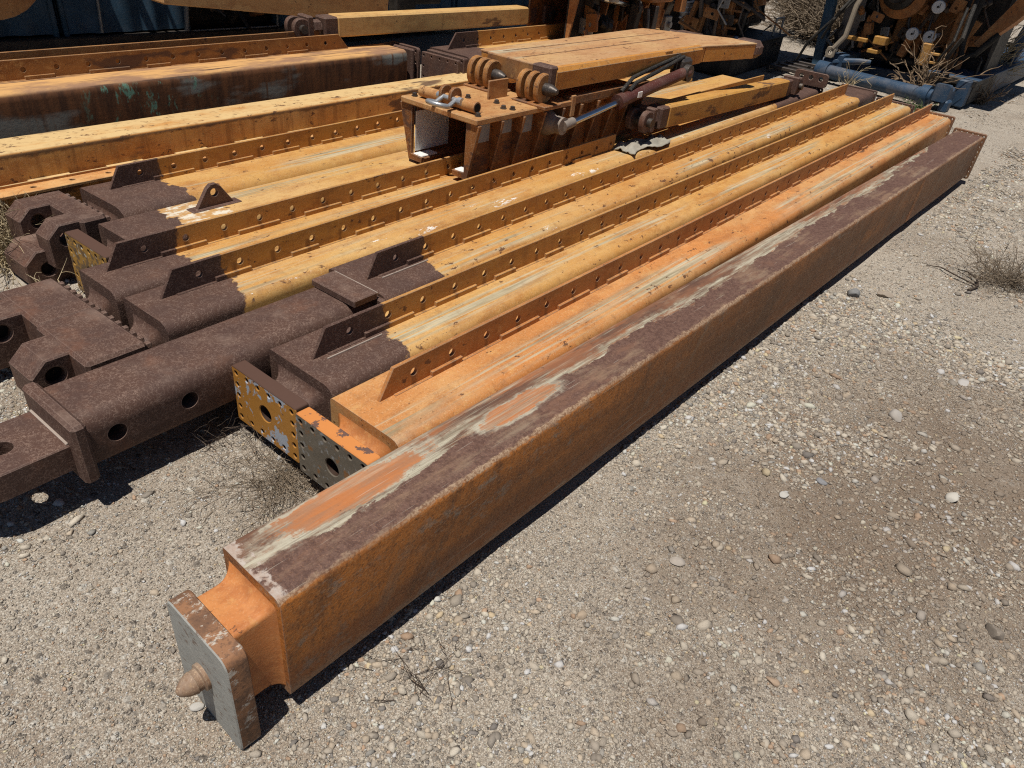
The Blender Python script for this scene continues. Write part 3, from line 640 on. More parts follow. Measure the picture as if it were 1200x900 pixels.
# --- section ten: brown weathered side
m = Mat('weathered_beam_paint'); p = m.p(14); o = m.xyz(m.p())
topn = m.sm(m.nz(), .5, .85)
sd = m.mix(m.sm(m.noise(m.sc(p, (1, 1.4, .25)), 12, 5, .65), .35, .65), (.135, .058, .026), (.06, .028, .016))
gy = m.mul(m.sm(m.noise(m.sc(p, (1, .35, 1.5)), 3.2, 4, .55), .52, .62), m.sm(m.noise(m.sc(p, (1, 30, 2)), 1., 3), .25, .5)); sd = m.mix(m.mul(gy, .85), sd, (.185, .195, .18))
gn = m.mul(m.sm(m.noise(m.sc(p, (1, 4, 1.8)), 3., 7, .7), .55, .63), m.sm(m.mth('ABSOLUTE', m.mth('SUBTRACT', o[1], 1.55)), .25, .5, 1., 0.)); sd = m.mix(m.mul(gn, .75), sd, (.12, .30, .23))
tp = m.mix(m.sm(m.noise(m.sc(p, (1, .25, 1)), 9, 6, .65), .42, .62), (.58, .33, .13), (.30, .17, .10)); tp = m.mix(m.sm(m.noise(m.sc(p, (40, 1.5, 40)), 1, 4), .56, .64), tp, (.11, .065, .045))
W10 = m.out(m.mix(topn, sd, tp), .6, m.bump(m.noise(p, 60, 4), .4, .003))
F10M = paint('brown_orange_flange_paint', (.34, .14, .035), (.22, .095, .03), 85, 0.0, None, streak=0, chip=.5, dust=.1, patch=.56)
b10 = thing('mast_section', 'large weathered dark brown beam with green paint marks, behind the tan beam on its side', 'steel beam', P(.5, 4.56, 0), math.atan(.062), GRP)
MB().rings(body_rings(.30, .15, .60, -1., 3.70, .02, .05, .03)).build('body', W10, b10, 40)
E10 = MB().box((0, 3.76, .375), (.33, .03, .46), .01).plate(rrect(-.17, .15, .17, .61, .03), bolt_holes(-.17, .15, .17, .61, 5, 6, .03, .011), .03, .003, face_y(0, 3.82, 0)); E10.box((0, 3.79, .375), (.27, .06, .4), .02)
E10.build('far_end_plate', BRN, b10, 30)
flange(b10, F10M, -.09, .60, -1., 3.3, .105, .175, .05, tip=.0, tipend=.1, seed=8)
f2 = flange(b10, F10M, -.185, .60, -1., 3.1, .125, .175, .12, tip=.0, seed=9); f2.name = 'rear_flange'
# --- section eleven
T11, F11 = tanpair(91, .42, None, streak=.5, streak_x=.05, chip=.3, dust=.4)
b11, w11 = mast('far tan beam with bolted brown end butting against the weathered brown beam', 4.42, 4.16, 4.60, .055, 3.5, .15, .62, T11, rtr=.05)
near_plate(b11, BRN, -w11 / 2 + .02, .16, w11 / 2 - .02, .61, -.03, .05, nx=5, nz=6, center=0)
near_plate(b11, BRN, -w11 / 2 + .02, .16, w11 / 2 - .03, .60, -.10, .03, nx=5, nz=6, center=0)
flange(b11, F11, -.08, .62, .05, 3.4, .12, .175, .2, tip=.1, seed=10)
fk = MB().box((.02, 3.62, .42), (.40, .3, .24), .03).box((-.12, 3.95, .45), (.13, .5, .2), .03).box((.15, 3.95, .45), (.13, .5, .2), .03).box((.02, 4.3, .44), (.4, .3, .2), .06)
fk.build('end_fork', BRN, b11)
# ------------------------------------------------------------------ sliding carriage with folding leaf
CAR = paint('carriage_paint', (.27, .10, .026), (.15, .058, .022), 101, streak=0, chip=1.0, dust=.06, wear=.85, along=2, patch=.54)
CART = paint('carriage_top_paint', (.42, .195, .07), (.36, .15, .05), 102, streak=0, chip=.55, dust=.5, wear=.9, along=2)
LEAFT = paint('leaf_top_paint', (.46, .265, .13), (.42, .21, .09), 103, streak=.2, chip=.6, dust=.5, wear=.95, patch=.68)
LEAFS = paint('leaf_side_paint', (.52, .225, .04), (.46, .19, .038), 104, streak=0, chip=.6, dust=.1, wear=.9)
WHITE = plain('white_liner', (.80, .80, .77), .5, 0, .25, .35, 3, .15)
GALV = plain('galvanised_metal', (.46, .48, .50), .38, .6, .25, .12, 4, .1)
CHROME = plain('chromed_rod', (.62, .64, .66), .18, 1., .15, .08, 5, .05)
MAROON = plain('maroon_paint', (.088, .030, .024), .4, 0, .4, .25, 6, .12)
RUBBER = plain('black_rubber', (.016, .015, .014), .7, 0, .2, 0, 7, .06)
DARKST = plain('dark_bolt_steel', (.07, .06, .055), .45, .5, .3, .3, 8, .15)
GREYP = plain('bare_grey_primer', (.30, .31, .31), .55, 0, .35, .6, 9, .1)

def carriage_shell(root, length, ribs, grey=True):
    h = .298
    for s, nm in ((1, 'side_wall'), (-1, 'side_wall')):
        w = MB()
        w.box((s * .205, length / 2 + .02, h / 2), (.018, length - .04, h), .003)
        w.box((s * .165, length / 2, .014), (.10, length - .02, .026), .004)
        side = w.build(nm, CAR, root)
        # end and intermediate ribs, tapering down
        for k in range(ribs):
            y = .012 + k * (length - .05) / (ribs - 1)
            o = [(s * .214, h), (s * .292, h), (s * .285, h - .03), (s * .226, .0), (s * .214, .0)] if k else [(s * .12, .0), (s * .115, .03), (s * .20, .035), (s * .20, h), (s * .292, h), (s * .285, h - .03), (s * .222, .0)]
            MB().plate(o if s > 0 else o[::-1], [], .014 if k else .022, .002, face_y(0, y, 0)).build('rib', CAR, side, 30)
        if grey:
            g = MB()
            for k in range(0, 4): g.box((s * .2165, .10 + k * (length - .05) / (ribs - 1), h - .06 + .012 * (k % 2)), (.006, .15, .11 - .02 * (k % 2)), .002)
            g.build('primer_patches', GREYP, side)
        MB().box((s * .193, .16, .155), (.005, .27, .22), .002).build('liner', WHITE, side)
        MB().box((s * .16, .075, .031), (.07, .13, .012), .004).build('wear_pad', WHITE, side)
    return h
rc = thing('sliding_carriage', 'rusty orange carriage with a folding flat leaf and hydraulic cylinder, sitting on the beams', 'machine part', P(2.80, 2.84, .402), math.atan(.035))
h = carriage_shell(rc, 1.75, 10)
tp = MB().box((0, .42, h + .018), (.56, .86, .032), .006)
top = tp.build('top_plate', CART, rc)
MB().box((0, 1.3, h + .0), (.5, .95, .03), .006).box((.25, 1.3, h + .03), (.05, .95, .05), .006).build('rear_deck', CAR, rc)
for x, y in ((-.23, .05), (.235, .05), (-.1, .16), (.0, .21), (.1, .36), (.2, .30), (.24, .33), (-.16, .30), (-.2, .22), (-.06, .30), (.05, .12)):
    MB().lathe([(0, .018), (.006, .018), (.006, .013), (.018, .013), (.02, .009)], (x, y, h + .034), (0, 0, 1), 6).build('bolt', DARKST, top)
MB().tube([(-.20, .075, h + .066), (.205, .075, h + .066)], .03, 18).build('cross_tube', CART, rc)
MB().lathe([(0, .0225), (.002, .0225)], (.2045, .075, h + .066), (1, 0, 0), 18).build('tube_end_shade', MOUTH, rc)  # dark disc on the solid tube, painted as its shaded mouth
for x in (-.025, .045):
    MB().plate(rrect(-.045, -.03, .045, .07, .04), [], .02, .003, face_x(x, .075, h + .066)).build('bracket', CAR, rc)
MB().box((.02, .46, h + .08), (.012, .17, .11), .003).build('upright_plate', CART, rc)
KN = paint('knuckle_paint', (.42, .185, .045), (.27, .11, .032), 108, streak=0, chip=1., dust=.12, wear=.95, along=2, patch=.62)
# hinge knuckles
for x0 in (-.255, .12):
    base = MB().box((x0 + .09, .585, h + .036), (.24, .16, .02), .004).build('hinge_base', CAR, rc)
    for k in range(3):
        o = rrect(-.075, -.085, .075, .080, .07)
        MB().plate(o, [(0, .0, .02)], .034, .006, face_x(x0 + k * .062, .585, h + .12)).build('knuckle', KN, base, 30)
    MB().lathe([(-.03, .026), (-.018, .032), (0, .034), (.19, .034), (.205, .03), (.24, .014), (.242, .0)], (x0 - .015, .585, h + .12), (1, 0, 0), 18).build('hinge_pin', DARKST, base)
# leaf
leaf = [(.255, .64), (-.30, .66), (-.41, 2.76), (.16, 3.22), (.385, 3.22), (.262, 2.56)]
zl = .412
lf = MB().plate(leaf, [], .012, .003, face_z(0, 0, zl + .102)); leafo = lf.build('leaf_deck', LEAFT, rc, 30)
rim = MB()
for a, c in zip(leaf, leaf[1:] + leaf[:1]):
    a = Vector((*a, 0)); c = Vector((*c, 0)); dvec = (c - a).normalized(); nrm = Vector((-dvec.y, dvec.x, 0))
    mid = (a + c) / 2 + nrm * -.012 * (1 if (Vector((-.05, 1.9, 0)) - a).dot(nrm) < 0 else -1)
    Mx = Matrix.Translation((mid.x, mid.y, zl + .045)) @ Matrix.Rotation(math.atan2(dvec.y, dvec.x), 4, 'Z')
    rim.box((0, 0, 0), ((c - a).length - .012, .02, .10), .003, Mx)
rimo = rim.build('leaf_rim', LEAFS, leafo)
ch = MB()                                                    # bevelled long edges
for xa, ya, xb, yb in ((.262, .66, .252, 2.50),):
    ch.rings([[(xa - .03, ya, zl + .112), (xa + .002, ya, zl + .112), (xa + .018, ya, zl + .088), (xa - .03, ya, zl + .088)], [(xb - .03, yb, zl + .112), (xb + .002, yb, zl + .112), (xb + .018, yb, zl + .088), (xb - .03, yb, zl + .088)]])
    ch.rings([[(xa - .03, ya, zl + .088), (xa + .018, ya, zl + .088), (xa + .014, ya, zl - .008), (xa - .03, ya, zl - .008)], [(xb - .03, yb, zl + .088), (xb + .018, yb, zl + .088), (xb + .014, yb, zl - .008), (xb - .03, yb, zl - .008)]])
ch.build('edge_box', LEAFS, leafo)
MB().box((.205, .640, zl + .042), (.135, .075, .155), .008).build('hinge_block', brown_mat('hinge_brown', 6, .3, .15), leafo)
MB().box((-.05, .655, zl + .05), (.36, .025, .11), .004).build('front_bar', paint('front_bar_paint', (.36, .16, .045), (.16, .08, .05), 107, streak=0, chip=.9, dust=.15, wear=.8, along=2), leafo)
ln = MB().box((-.03, 1.7, zl + .109), (.008, 1.95, .004), .001).box((-.2, 1.75, zl + .109), (.006, 2.0, .004), .001); ln.build('deck_seams', CAR, leafo)
MB().box((.285, 3.29, zl + .05), (.22, .20, .13), .04).lathe([(0, .03), (.004, .03)], (.392, 3.29, zl + .05), (1, 0, 0), 16).build('end_eye', brown_mat('brown_eye', 5, .5, .2), leafo)
MB().box((.255, 1.98, zl + .09), (.03, .10, .05), .004).build('stop_block', LEAFS, leafo)
# hydraulic cylinder
A = Vector((.335, .70, .215)); Bp = Vector((.335, 2.15, .385)); dv = (Bp - A).normalized()
cy = MB().lathe([(0, .03), (.0, .047), (.06, .047), (.065, .039), (.85, .039), (.86, .045), (.9, .045), (.91, .03)], A + dv * .58, dv, 22).build('cylinder', MAROON, rc, 40)
MB().tube([A + dv * .05, A + dv * .6], .021, 18).build('rod', CHROME, cy)
MB().lathe([(-.025, .05), (.025, .05)], A + Vector((-.02, 0, 0)), (1, 0, 0), 20).lathe([(0, .03), (.10, .028)], A, dv, 14).lathe([(0, .075), (.03, .07), (.08, .045), (.085, .02)], A + Vector((-.115, -.02, 0)), (1, 0, 0), 20).build('rod_eye', plain('dirty_knuckle', (.26, .22, .19), .6, .2, .4, .4, 12, .2), cy)
MB().box(A + dv * .78 + Vector((.044, 0, .012)), (.006, .05, .035), .001).build('tag_plate', WHITE, cy)
MB().lathe([(-.04, .055), (.04, .055)], Bp, (1, 0, 0), 18).box(Bp + Vector((-.05, .02, .03)), (.1, .16, .12), .02).build('head_lug', DARKST, cy)
for k, (dx, up) in enumerate(((.0, .045), (.03, .02))):
    MB().tube([A + dv * (.66 + .05 * k) + Vector((dx - .03, 0, .04)), A + dv * .8 + Vector((dx - .04, 0, .05 + up)), A + dv * 1.1 + Vector((dx - .05, 0, .06 + up * .9)), A + dv * 1.45 + Vector((dx - .06, 0, .10))], .013, 10).build('hose', RUBBER, rc)
MB().box((.275, .86, h + .0), (.02, .04, .12), .003).build('stake', CART, rc)

# shackle hanging on the carriage
so = Matrix.Rotation(math.atan(.035), 4, 'Z')
sh = thing('shackle', 'galvanised bow shackle on the rusty carriage top beside the orange cross tube', 'shackle', Vector(rc.location) + so @ Vector((.03, .02, h + .05)), math.atan(.035))
arc = []
for k in range(15):
    a = R(-40 + 260 * k / 14); arc.append((.0 + .062 * math.cos(a) * 1.0, -.055 - .05 * math.sin(a), .012 + .01 * math.sin(a)))
arc = [(.045, .03, .03)] + arc + [(-.045, .03, .03)]
MB().tube(arc, .0125, 12).build('bow', GALV, sh, 60)
MB().lathe([(-.085, .0), (-.085, .018), (-.065, .018), (-.065, .013), (.065, .013), (.065, .02), (.09, .02), (.09, .0)], (0, .03, .03), (1, 0, 0), 12).build('pin', GALV, sh)

# ------------------------------------------------------------------ yellow struts
YEL = paint('yellow_strut_paint', (.52, .27, .05), (.44, .21, .045), 121, streak=0, chip=.4, dust=.2, wear=.6, patch=.585)
def strut(label, p0, p1, sec, mat, seed):
    p0 = Vector(p0); p1 = Vector(p1); d = p1 - p0; L_ = d.length
    r = thing('strut', label, 'strut', p0); r.rotation_euler = (math.asin(d.z / L_), 0, math.atan2(-d.x, d.y)); r['group'] = 'painted struts lying on the beams'
    w, hh = sec
    MB().box((0, L_ / 2, 0), (w, L_, hh), .012).build('bar', mat, r)
    br = brown_mat('strut_end_brown', seed, .4, .2)
    for y, s in ((0, -1), (L_, 1)):
        c = MB().box((0, y + s * .05, 0), (w * .92, .12, hh * .95), .01).tube([(0, y + s * .08, 0), (0, y + s * .22, 0)], .032, 14).lathe([(-.03, .05), (.03, .05)], (0, y + s * .15, 0), (0, 1, 0), 6)
        for x in (-.05, .05):
            c.plate(rrect(-.07, -.07, .07, .07, .06), [(0, 0, .024)], .04, .005, face_x(x, y + s * .30, 0))
        c.box((0, y + s * .23, .005), (.15, .05, .155), .008)
        kn = c.build('end_knuckle', br, r, 30)
        MB().lathe([(-.1, .0), (-.1, .03), (.1, .03), (.1, .0)], (0, y + s * .3, 0), (1, 0, 0), 14).build('pin', DARKST, kn)
    return r
strut('yellow strut with a dark patch lying on the beams beyond the hydraulic cylinder', P(4.68, 2.55, .535), P(7.05, 2.66, .475), (.13, .15), YEL, 31)
strut('pale tan strut resting across the far flanges behind the weathered brown beam', P(3.72, 4.95, .745), P(5.80, 4.80, .785), (.15, .145), paint('pale_strut_paint', (.58, .36, .13), (.52, .29, .10), 123, streak=0, chip=.35, dust=.35, wear=.7, patch=.63), 33)

# crumpled rag on the beam behind the cut flange
g = 26; vs = []; fs = []
for i in range(g):
    for j in range(14):
        u = i / (g - 1) - .5; v = j / 13 - .5
        zz = .012 + .022 * abs(math.sin(u * 9 + v * 5)) * (1 - abs(u)) + .02 * math.sin(v * 14 + u * 4) * (.5 - abs(v)) + .012 * random.random()
        vs.append((v * .17 + .03 * math.sin(u * 7), u * .55, zz * (1.05 - 1.6 * v * v)))
for i in range(g - 1):
    for j in range(13): fs.append((i * 14 + j, i * 14 + j + 1, i * 14 + j + 15, i * 14 + j + 14))
rg = MB().add(vs, fs).build('rag', plain('grey_cloth', (.34, .32, .27), .95, 0, .6, .1, 14, .3), None, 60)
rg.location = P(4.42, 2.50, .372); rg.rotation_euler = (0, 0, .06); sd_ = rg.modifiers.new('thick', 'SOLIDIFY'); sd_.thickness = .006
tag(rg, 'crumpled grey rag lying on the tan beam past the cut end of its flange', 'rag')
# ------------------------------------------------------------------ machines behind
NAVY = plain('navy_panel_paint', (.055, .12, .19), .5, 0, .5, .12, 21, .12)
BLUE = plain('blue_frame_paint', (.026, .058, .108), .5, 0, .35, .15, 22, .18)
BLUEL = plain('light_blue_paint', (.085, .14, .25), .5, 0, .3, .12, 23, .15)
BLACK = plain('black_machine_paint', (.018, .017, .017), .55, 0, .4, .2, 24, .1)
MORG = paint('machine_orange_paint', (.40, .15, .04), (.25, .10, .035), 131, streak=0, chip=.6, dust=.2, wear=.7, along=2)
MYEL = paint('machine_yellow_paint', (.46, .235, .045), (.36, .17, .04), 132, streak=0, chip=.35, dust=.2, wear=.7, along=2)
MGREY = plain('machine_grey_panel', (.17, .15, .135), .6, 0, .3, .2, 25, .3)
DIAL = plain('dial_white', (.62, .63, .64), .4, 0, .15, .05, 26, .05)
STEEL = plain('worn_steel', (.36, .35, .33), .45, .4, .4, .3, 27, .2)

def clutter(root, n, xr, yr, zr, seed, mats, hmax=.5):
    rnd = random.Random(seed)
    for k in range(n):
        x, y, z = rnd.uniform(*xr), rnd.uniform(*yr), rnd.uniform(*zr); mt = mats[rnd.randrange(len(mats))]; t = rnd.random()
        if t < .35:
            MB().tube([(x, y, z), (x + rnd.gauss(0, .08), y - rnd.uniform(0, .1), z - rnd.uniform(.05, hmax * .5)), (x + rnd.gauss(0, .2), y + rnd.gauss(0, .06), z - rnd.uniform(.2, hmax))], rnd.uniform(.01, .025), 8).build('hose', mt, root)
        elif t < .6:
            MB().plate(rrect(-.09 * rnd.uniform(.5, 1.2), -.05, .09, .05 * rnd.uniform(1, 2.4), .02), [(0, .01, .018)], .02, .003, Matrix.Translation((x, y, z)) @ Matrix.Rotation(rnd.uniform(-.5, .5), 4, 'Z') @ Matrix.Rotation(rnd.uniform(-.4, .4), 4, 'Y') @ face_y(0, 0, 0)).build('bracket', mt, root, 30)
        elif t < .85:
            MB().box((0, 0, 0), (rnd.uniform(.03, .10), rnd.uniform(.04, .14), rnd.uniform(.1, hmax)), .008, Matrix.Translation((x, y, z)) @ Matrix.Rotation(rnd.uniform(-.35, .35), 4, 'Y')).build('bar', mt, root)
        else:
            r = rnd.uniform(.025, .055); MB().lathe([(0, r * .6), (0, r), (.05, r), (.06, r * .7), (.12, r * .6), (.12, 0)], (x, y, z), (rnd.gauss(0, .5), -1, rnd.gauss(0, .5)), 14).build('fitting', mt, root)

# left: carrier with blue panels
r3 = thing('machine_carrier', 'long shaded machine carrier with dark blue side panels behind the beams', 'machine', P(0, 7.3, 0))
def panel(y0, y1, name='side_panel'):
    k = int((y1 - y0) / .035); pts = []
    for z in np.linspace(.33, 2.1, 12):
        pts.append([(.02 * math.sin(i * .9) * (.4 + .6 * math.sin(i * .21) ** 2) * (1 - .3 * (z - .3)) + .02 * math.sin(i * .13 + z), y0 + (y1 - y0) * i / k, z) for i in range(k + 1)])
    b = MB().rings(pts, False, None, False); b.box((-.08, (y0 + y1) / 2, 1.2), (.08, y1 - y0, 1.75), .01)
    b.box((.0, y0 + .02, 1.2), (.07, .04, 1.8), .01).box((.0, y1 - .02, 1.2), (.07, .04, 1.8), .01)
    return b.build(name, NAVY, r3, 50)
panel(-.6, 2.62); panel(2.66, 3.8); panel(4.78, 7.4); panel(7.44, 11.6)
sill = MB().box((.03, 5.4, .27), (.10, 12.2, .09), .01); sill.build('sill', DARKST, r3)
MB().tube([(.09, 3.8, .325), (.09, 4.7, .33)], .008, 8).tube([(.09, 4.72, .33), (.09, 4.74, 1.4)], .012, 8).tube([(.08, 2.95, .34), (.08, 2.98, .9)], .012, 8).tube([(.10, 3.72, .33), (.10, 3.78, .75)], .022, 8).build('handrail', STEEL, r3)
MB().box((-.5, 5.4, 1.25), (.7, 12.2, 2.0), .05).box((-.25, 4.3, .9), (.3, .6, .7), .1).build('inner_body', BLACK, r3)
MB().lathe([(0, .16), (.05, .17), (.05, .10), (.12, .09)], (-.1, 4.35, .62), (1, 0, 0), 24).build('pulley', DARKST, r3)
dk = MB().box((.4, 1.0, 2.2), (1.6, 3.3, .1), .02).box((.4, 7.8, 2.2), (1.6, 8.1, .1), .02).box((.66, 3.2, 2.2), (1.06, 1.16, .1), .02).box((-.2, 3.2, 2.2), (.46, 1.16, .1), .02)  # unseen deck added to shade the panels, gap left for sun patches
for y_, w_ in ((2.92, .05), (3.05, .02), (3.16, .02), (3.5, .06), (3.72, .03)): dk.box((.08, y_, 2.2), (.12, w_, .08), .008)  # bars added across the gap to break up the sun patches
dk.build('added_shade_deck', BLACK, r3)
uf = MB()
for y in (-.3, .9, 2.2, 3.4, 4.6, 5.8): uf.box((-.25, y, .12), (.12, .14, .28), .01)
uf.box((-.4, 3.4, .14), (.1, 8, .2), .01); uf.build('underframe', BLACK, r3)
MB().lathe([(0, .1), (0, .42), (.5, .42), (.5, .1)], (.25, 1.95, 1.0), (1, 0, 0), 28).build('round_tank', MORG, r3)
# tan box boom over the carrier front
Mb = Matrix.Translation((1.25, 4.1, .93)) @ Matrix.Rotation(R(-5.5), 4, 'X')
MB().box((0, -.1, 0), (.34, 2.2, .56), .012, Mb).build('boom', paint('boom_paint', (.50, .24, .085), (.42, .18, .06), 134, streak=0, chip=.3, dust=.3, wear=.6), r3)
MB().box((1.2, 5.45, .95), (.12, .28, .75), .02).build('boom_stop', BLACK, r3); MB().box((1.0, 5.9, .9), (.1, .5, .5), .02).build('side_plate', BLACK, r3); MB().box((.7, 4.1, 1.25), (1.0, .2, .2), .02).build('boom_bracket', BLACK, r3)

# second carriage riding the far tan beam
r4 = thing('sliding_carriage', 'shaded rusty carriage with tall tapering ribs on the far tan beam', 'machine part', P(5.75, 4.52, .57), math.atan(.055))
for s in (1, -1):
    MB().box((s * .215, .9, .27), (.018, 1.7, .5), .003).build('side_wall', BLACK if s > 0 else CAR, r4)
for k in range(7):
    o = [(.224, .5), (.33, .5), (.32, .46), (.245, .02), (.224, .02)]
    MB().plate(o, [], .022, .002, face_y(0, .06 + k * .27, 0)).build('rib', MORG, r4, 30)
MB().box((.02, .95, .60), (1.0, 2.0, .05), .01).build('top_plate', CAR, r4)
MB().tube([(.38, .35, .44), (.38, .95, .36)], .03, 14).lathe([(-.03, .06), (.03, .06)], (.38, 1.0, .35), (1, 0, 0), 16).build('rod', CHROME, r4)
MB().box((.40, 1.35, .45), (.16, .5, .12), .02).box((.3, 1.6, .3), (.1, .14, .36), .02).build('arm', MORG, r4)
MB().box((.36, 1.75, .16), (.06, .14, .16), .01).lathe([(0, .03), (.05, .03)], (.37, 1.75, .16), (1, 0, 0), 12).build('grey_block', STEEL, r4)

clutter(r4, 34, (.2, .5), (.1, 1.8), (.15, .5), 61, [MORG, DARKST, CAR, STEEL, BLACK], .3)

def twig_paths(rnd, base, n, length, spread, droop, seg=6, branch=1):
    out = []
    for _ in range(n):
        a = rnd.uniform(0, 6.28); t = rnd.uniform(.05, 1) ** .7 * spread
        d = Vector((math.cos(a) * t, math.sin(a) * t, 1 - t * .5)).normalized(); p = Vector(base) + Vector((rnd.gauss(0, .03), rnd.gauss(0, .03), 0)) * spread * 2
        L_ = length * rnd.uniform(.45, 1.1); pts = [p.copy()]
        for k in range(seg):
            d = (d + Vector((rnd.gauss(0, .22), rnd.gauss(0, .22), rnd.gauss(-droop, .18)))).normalized(); p = p + d * L_ / seg; pts.append(p.copy())
        out.append(pts)
        for _b in range(branch):
            i = rnd.randrange(1, seg); q = pts[i].copy(); d2 = (pts[i + 1] - pts[i]).normalized() + Vector((rnd.gauss(0, .6), rnd.gauss(0, .6), rnd.gauss(.1, .4))); bp = [q]
            for k in range(4):
                d2 = (d2.normalized() + Vector((rnd.gauss(0, .3), rnd.gauss(0, .3), rnd.gauss(-droop, .25)))); q = q + d2.normalized() * L_ * .35 / 4; bp.append(q.copy())
            out.append(bp)
    return out
def shrub(name, label, cat, l, n, count, length, spread, r, mat, droop=.05, branch=2, seed=0, dz=0., group=None, flat=None):
    rnd = random.Random(seed); b = MB()
    for pts in twig_paths(rnd, (0, 0, 0), count, length, spread, droop, 6, branch):
        if flat is not None:
            for q in pts: q.z = max(q.z * flat, .004)
        k = len(pts); b.tube(pts, [r * (1 - .75 * i / (k - 1)) for i in range(k)], 3, False)
    o = b.build(name, mat, None, 0, fix=False); o.location = P(l, n, gz(n, l) + dz); return tag(o, label, cat, group)
STRAW = plain('dry_straw', (.46, .37, .23), .8, 0, .5, 0, 31, 0); TWIG = plain('dry_twig', (.24, .165, .10), .8, 0, .5, 0, 32, .1); DTWIG = plain('dark_twig', (.075, .055, .042), .8, 0, .4, 0, 33, 0); GREENW = plain('green_weed', (.10, .14, .05), .8, 0, .5, 0, 34, 0); FINE = plain('fine_dry_stems', (.20, .155, .11), .85, 0, .5, 0, 35, .0)

# centre: dark machine on a black skid
r2 = thing('skid_machine', 'dark machine on a black skid with orange brackets and a pale coil spring', 'machine', P(9.6, 4.3, 0), .12)
MB().box((-.45, .9, .2), (.9, 2.1, .36), .02).box((-.45, .9, .385), (.96, 2.2, .03), .008).build('skid', BLACK, r2)
MB().box((-1.7, 1.4, 1.1), (1.9, 2.4, 1.5), .06).box((-.9, 1.9, 1.0), (.7, 1.3, 1.2), .05).build('engine_body', BLACK, r2)
MB().box((-1.2, .8, 2.3), (3.2, 4.0, .12), .03).build('added_shade_canopy', BLACK, r2)  # out-of-view slab added to keep the skid machine in shade
rnd = random.Random(5); PIPE = plain('pipe_brown', (.12, .09, .07), .5, .2, .5, .3, 41, .2)
for k in range(34):
    x = rnd.uniform(-2.4, -.15); y = -.12 - rnd.uniform(0, .25) if x < -1 else rnd.uniform(.0, .5); z = rnd.uniform(.45, 1.4)
    MB().tube([(x, y, z), (x + rnd.gauss(0, .12), y - rnd.uniform(0, .08), z - rnd.uniform(.1, .35)), (x + rnd.gauss(0, .2), y + rnd.gauss(0, .05), z - rnd.uniform(.3, .6))], rnd.uniform(.012, .03), 8).build('pipe', PIPE, r2)
for x, z, y in ((-.35, .75, .25), (-.36, .55, .2), (-1.35, .72, -.2), (-.75, .95, .1)):
    ob = MB().box((x, y, z), (.12, .12, .30), .01); [ob.box((x + .1, y - .02, z + dz), (.16, .05, .03), .006) for dz in (-.1, 0, .1)]
    ob.build('bracket', MORG, r2)
sp_ = [(-.82 + .07 * math.cos(a * .8), -.02 + .07 * math.sin(a * .8), .50 + a * .0075) for a in range(0, 70)]
MB().tube(sp_, .014, 8).build('coil_spring', DIAL, r2); MB().lathe([(0, .02), (.1, .045), (.2, .075), (.35, .08)], (-.82, -.02, .42), (0, 0, 1), 16).build('spring_cup', STEEL, r2)
MB().tube([(-.06, 1.55, .4), (-.06, 1.55, .62), (-.06, 1.9, .62), (-.06, 1.9, .4)], .016, 8).build('rail_loop', STEEL, r2)
MB().lathe([(0, .05), (.02, .05), (.02, .03), (.08, .03)], (-.12, .1, .4), (0, 0, 1), 14).build('valve', BLUEL, r2)

clutter(r2, 46, (-2.3, -.2), (-.35, .2), (.5, 1.3), 62, [MORG, DARKST, STEEL, BLACK, PIPE, MORG], .5)
clutter(r2, 20, (-.45, -.1), (.2, 1.6), (.45, 1.0), 63, [MORG, DARKST, PIPE, BLACK], .4)
# right: drilling machine on a blue pipe frame
r1 = thing('drilling_machine', 'orange drilling machine on a blue pipe frame with three white dials', 'machine', P(10.7, 2.8, 0))
MB().tube([(-.72, .10, .15), (.70, -.10, .15)], .085, 22).lathe([(0, .115), (.16, .115)], (-.70, .1, .15), (-1, .12, 0), 20).lathe([(0, .12), (.10, .12)], (.56, -.085, .15), (1, -.12, 0), 20).build('front_pipe', BLUE, r1)
hk = MB().plate([(-.2, -.06), (.24, -.09), (.24, .02), (.12, .09), (.02, .07), (-.05, .13), (-.2, .14)], [], .18, .02, face_x(.78, .05, .18)); hk.box((.86, -.02, .07), (.1, .2, .14), .02).build('pipe_hook', BLUE, r1)
MB().tube([(-.9, .35, .22), (-.45, .45, .30), (-.32, .5, .31)], [.06, .04, .03], 10).build('hose_end', BLUE, r1)
gr = MB()
gr.box((-1.45, .6, .08), (.05, 1.5, .07), .006).box((-.86, .6, .08), (.05, 1.5, .07), .006)
for k in range(6): gr.box((-1.15, -.1 + k * .28, .095), (.62, .09, .04), .005)
gr.build('step_grate', DARKST, r1)
sk = MB()
for x, y1 in ((.90, 7.2), (-.72, 6)): sk.box((x, y1 / 2 + .35, .19), (.16, y1, .32), .015)
for k in range(5): sk.box((.1, 1.2 + k * 1.1, .12), (1.7, .14, .14), .01)
sk.box((.72, 3.4, .345), (.62, 5.8, .02), .006)
sk.build('skid_frame', BLUE, r1)
MB().box((.98, 1.25, .2), (.02, 1.4, .3), .004).box((.72, 1.0, .31), (.6, 1.1, .08), .01).build('dark_skirt', BLACK, r1)
for y in (.95, 1.35, 3.2, 3.7):
    MB().tube([(.60, y, .35), (.60, y, .53), (.62, y + .04, .56), (.85, y + .04, .56), (.88, y, .53), (.88, y, .35)], .018, 8).build('handle', BLACK, r1)
MB().box((-.05, 1.80, 1.0), (1.9, .8, 1.5), .04).build('rear_dark_fill', BLACK, r1)  # black block added so the shaded machine interior reads dark
MB().box((-.05, 1.2, .34), (1.3, .3, .1), .03).box((-.55, 1.30, .8), (.3, .3, .9), .05).build('dark_frame', BLACK, r1)
body = MB().box((.05, 1.38, .86), (.72, .12, .62), .02).box((.42, 1.3, .85), (.18, .2, 1.2), .02).box((-.30, 1.28, .95), (.12, .2, .9), .02)
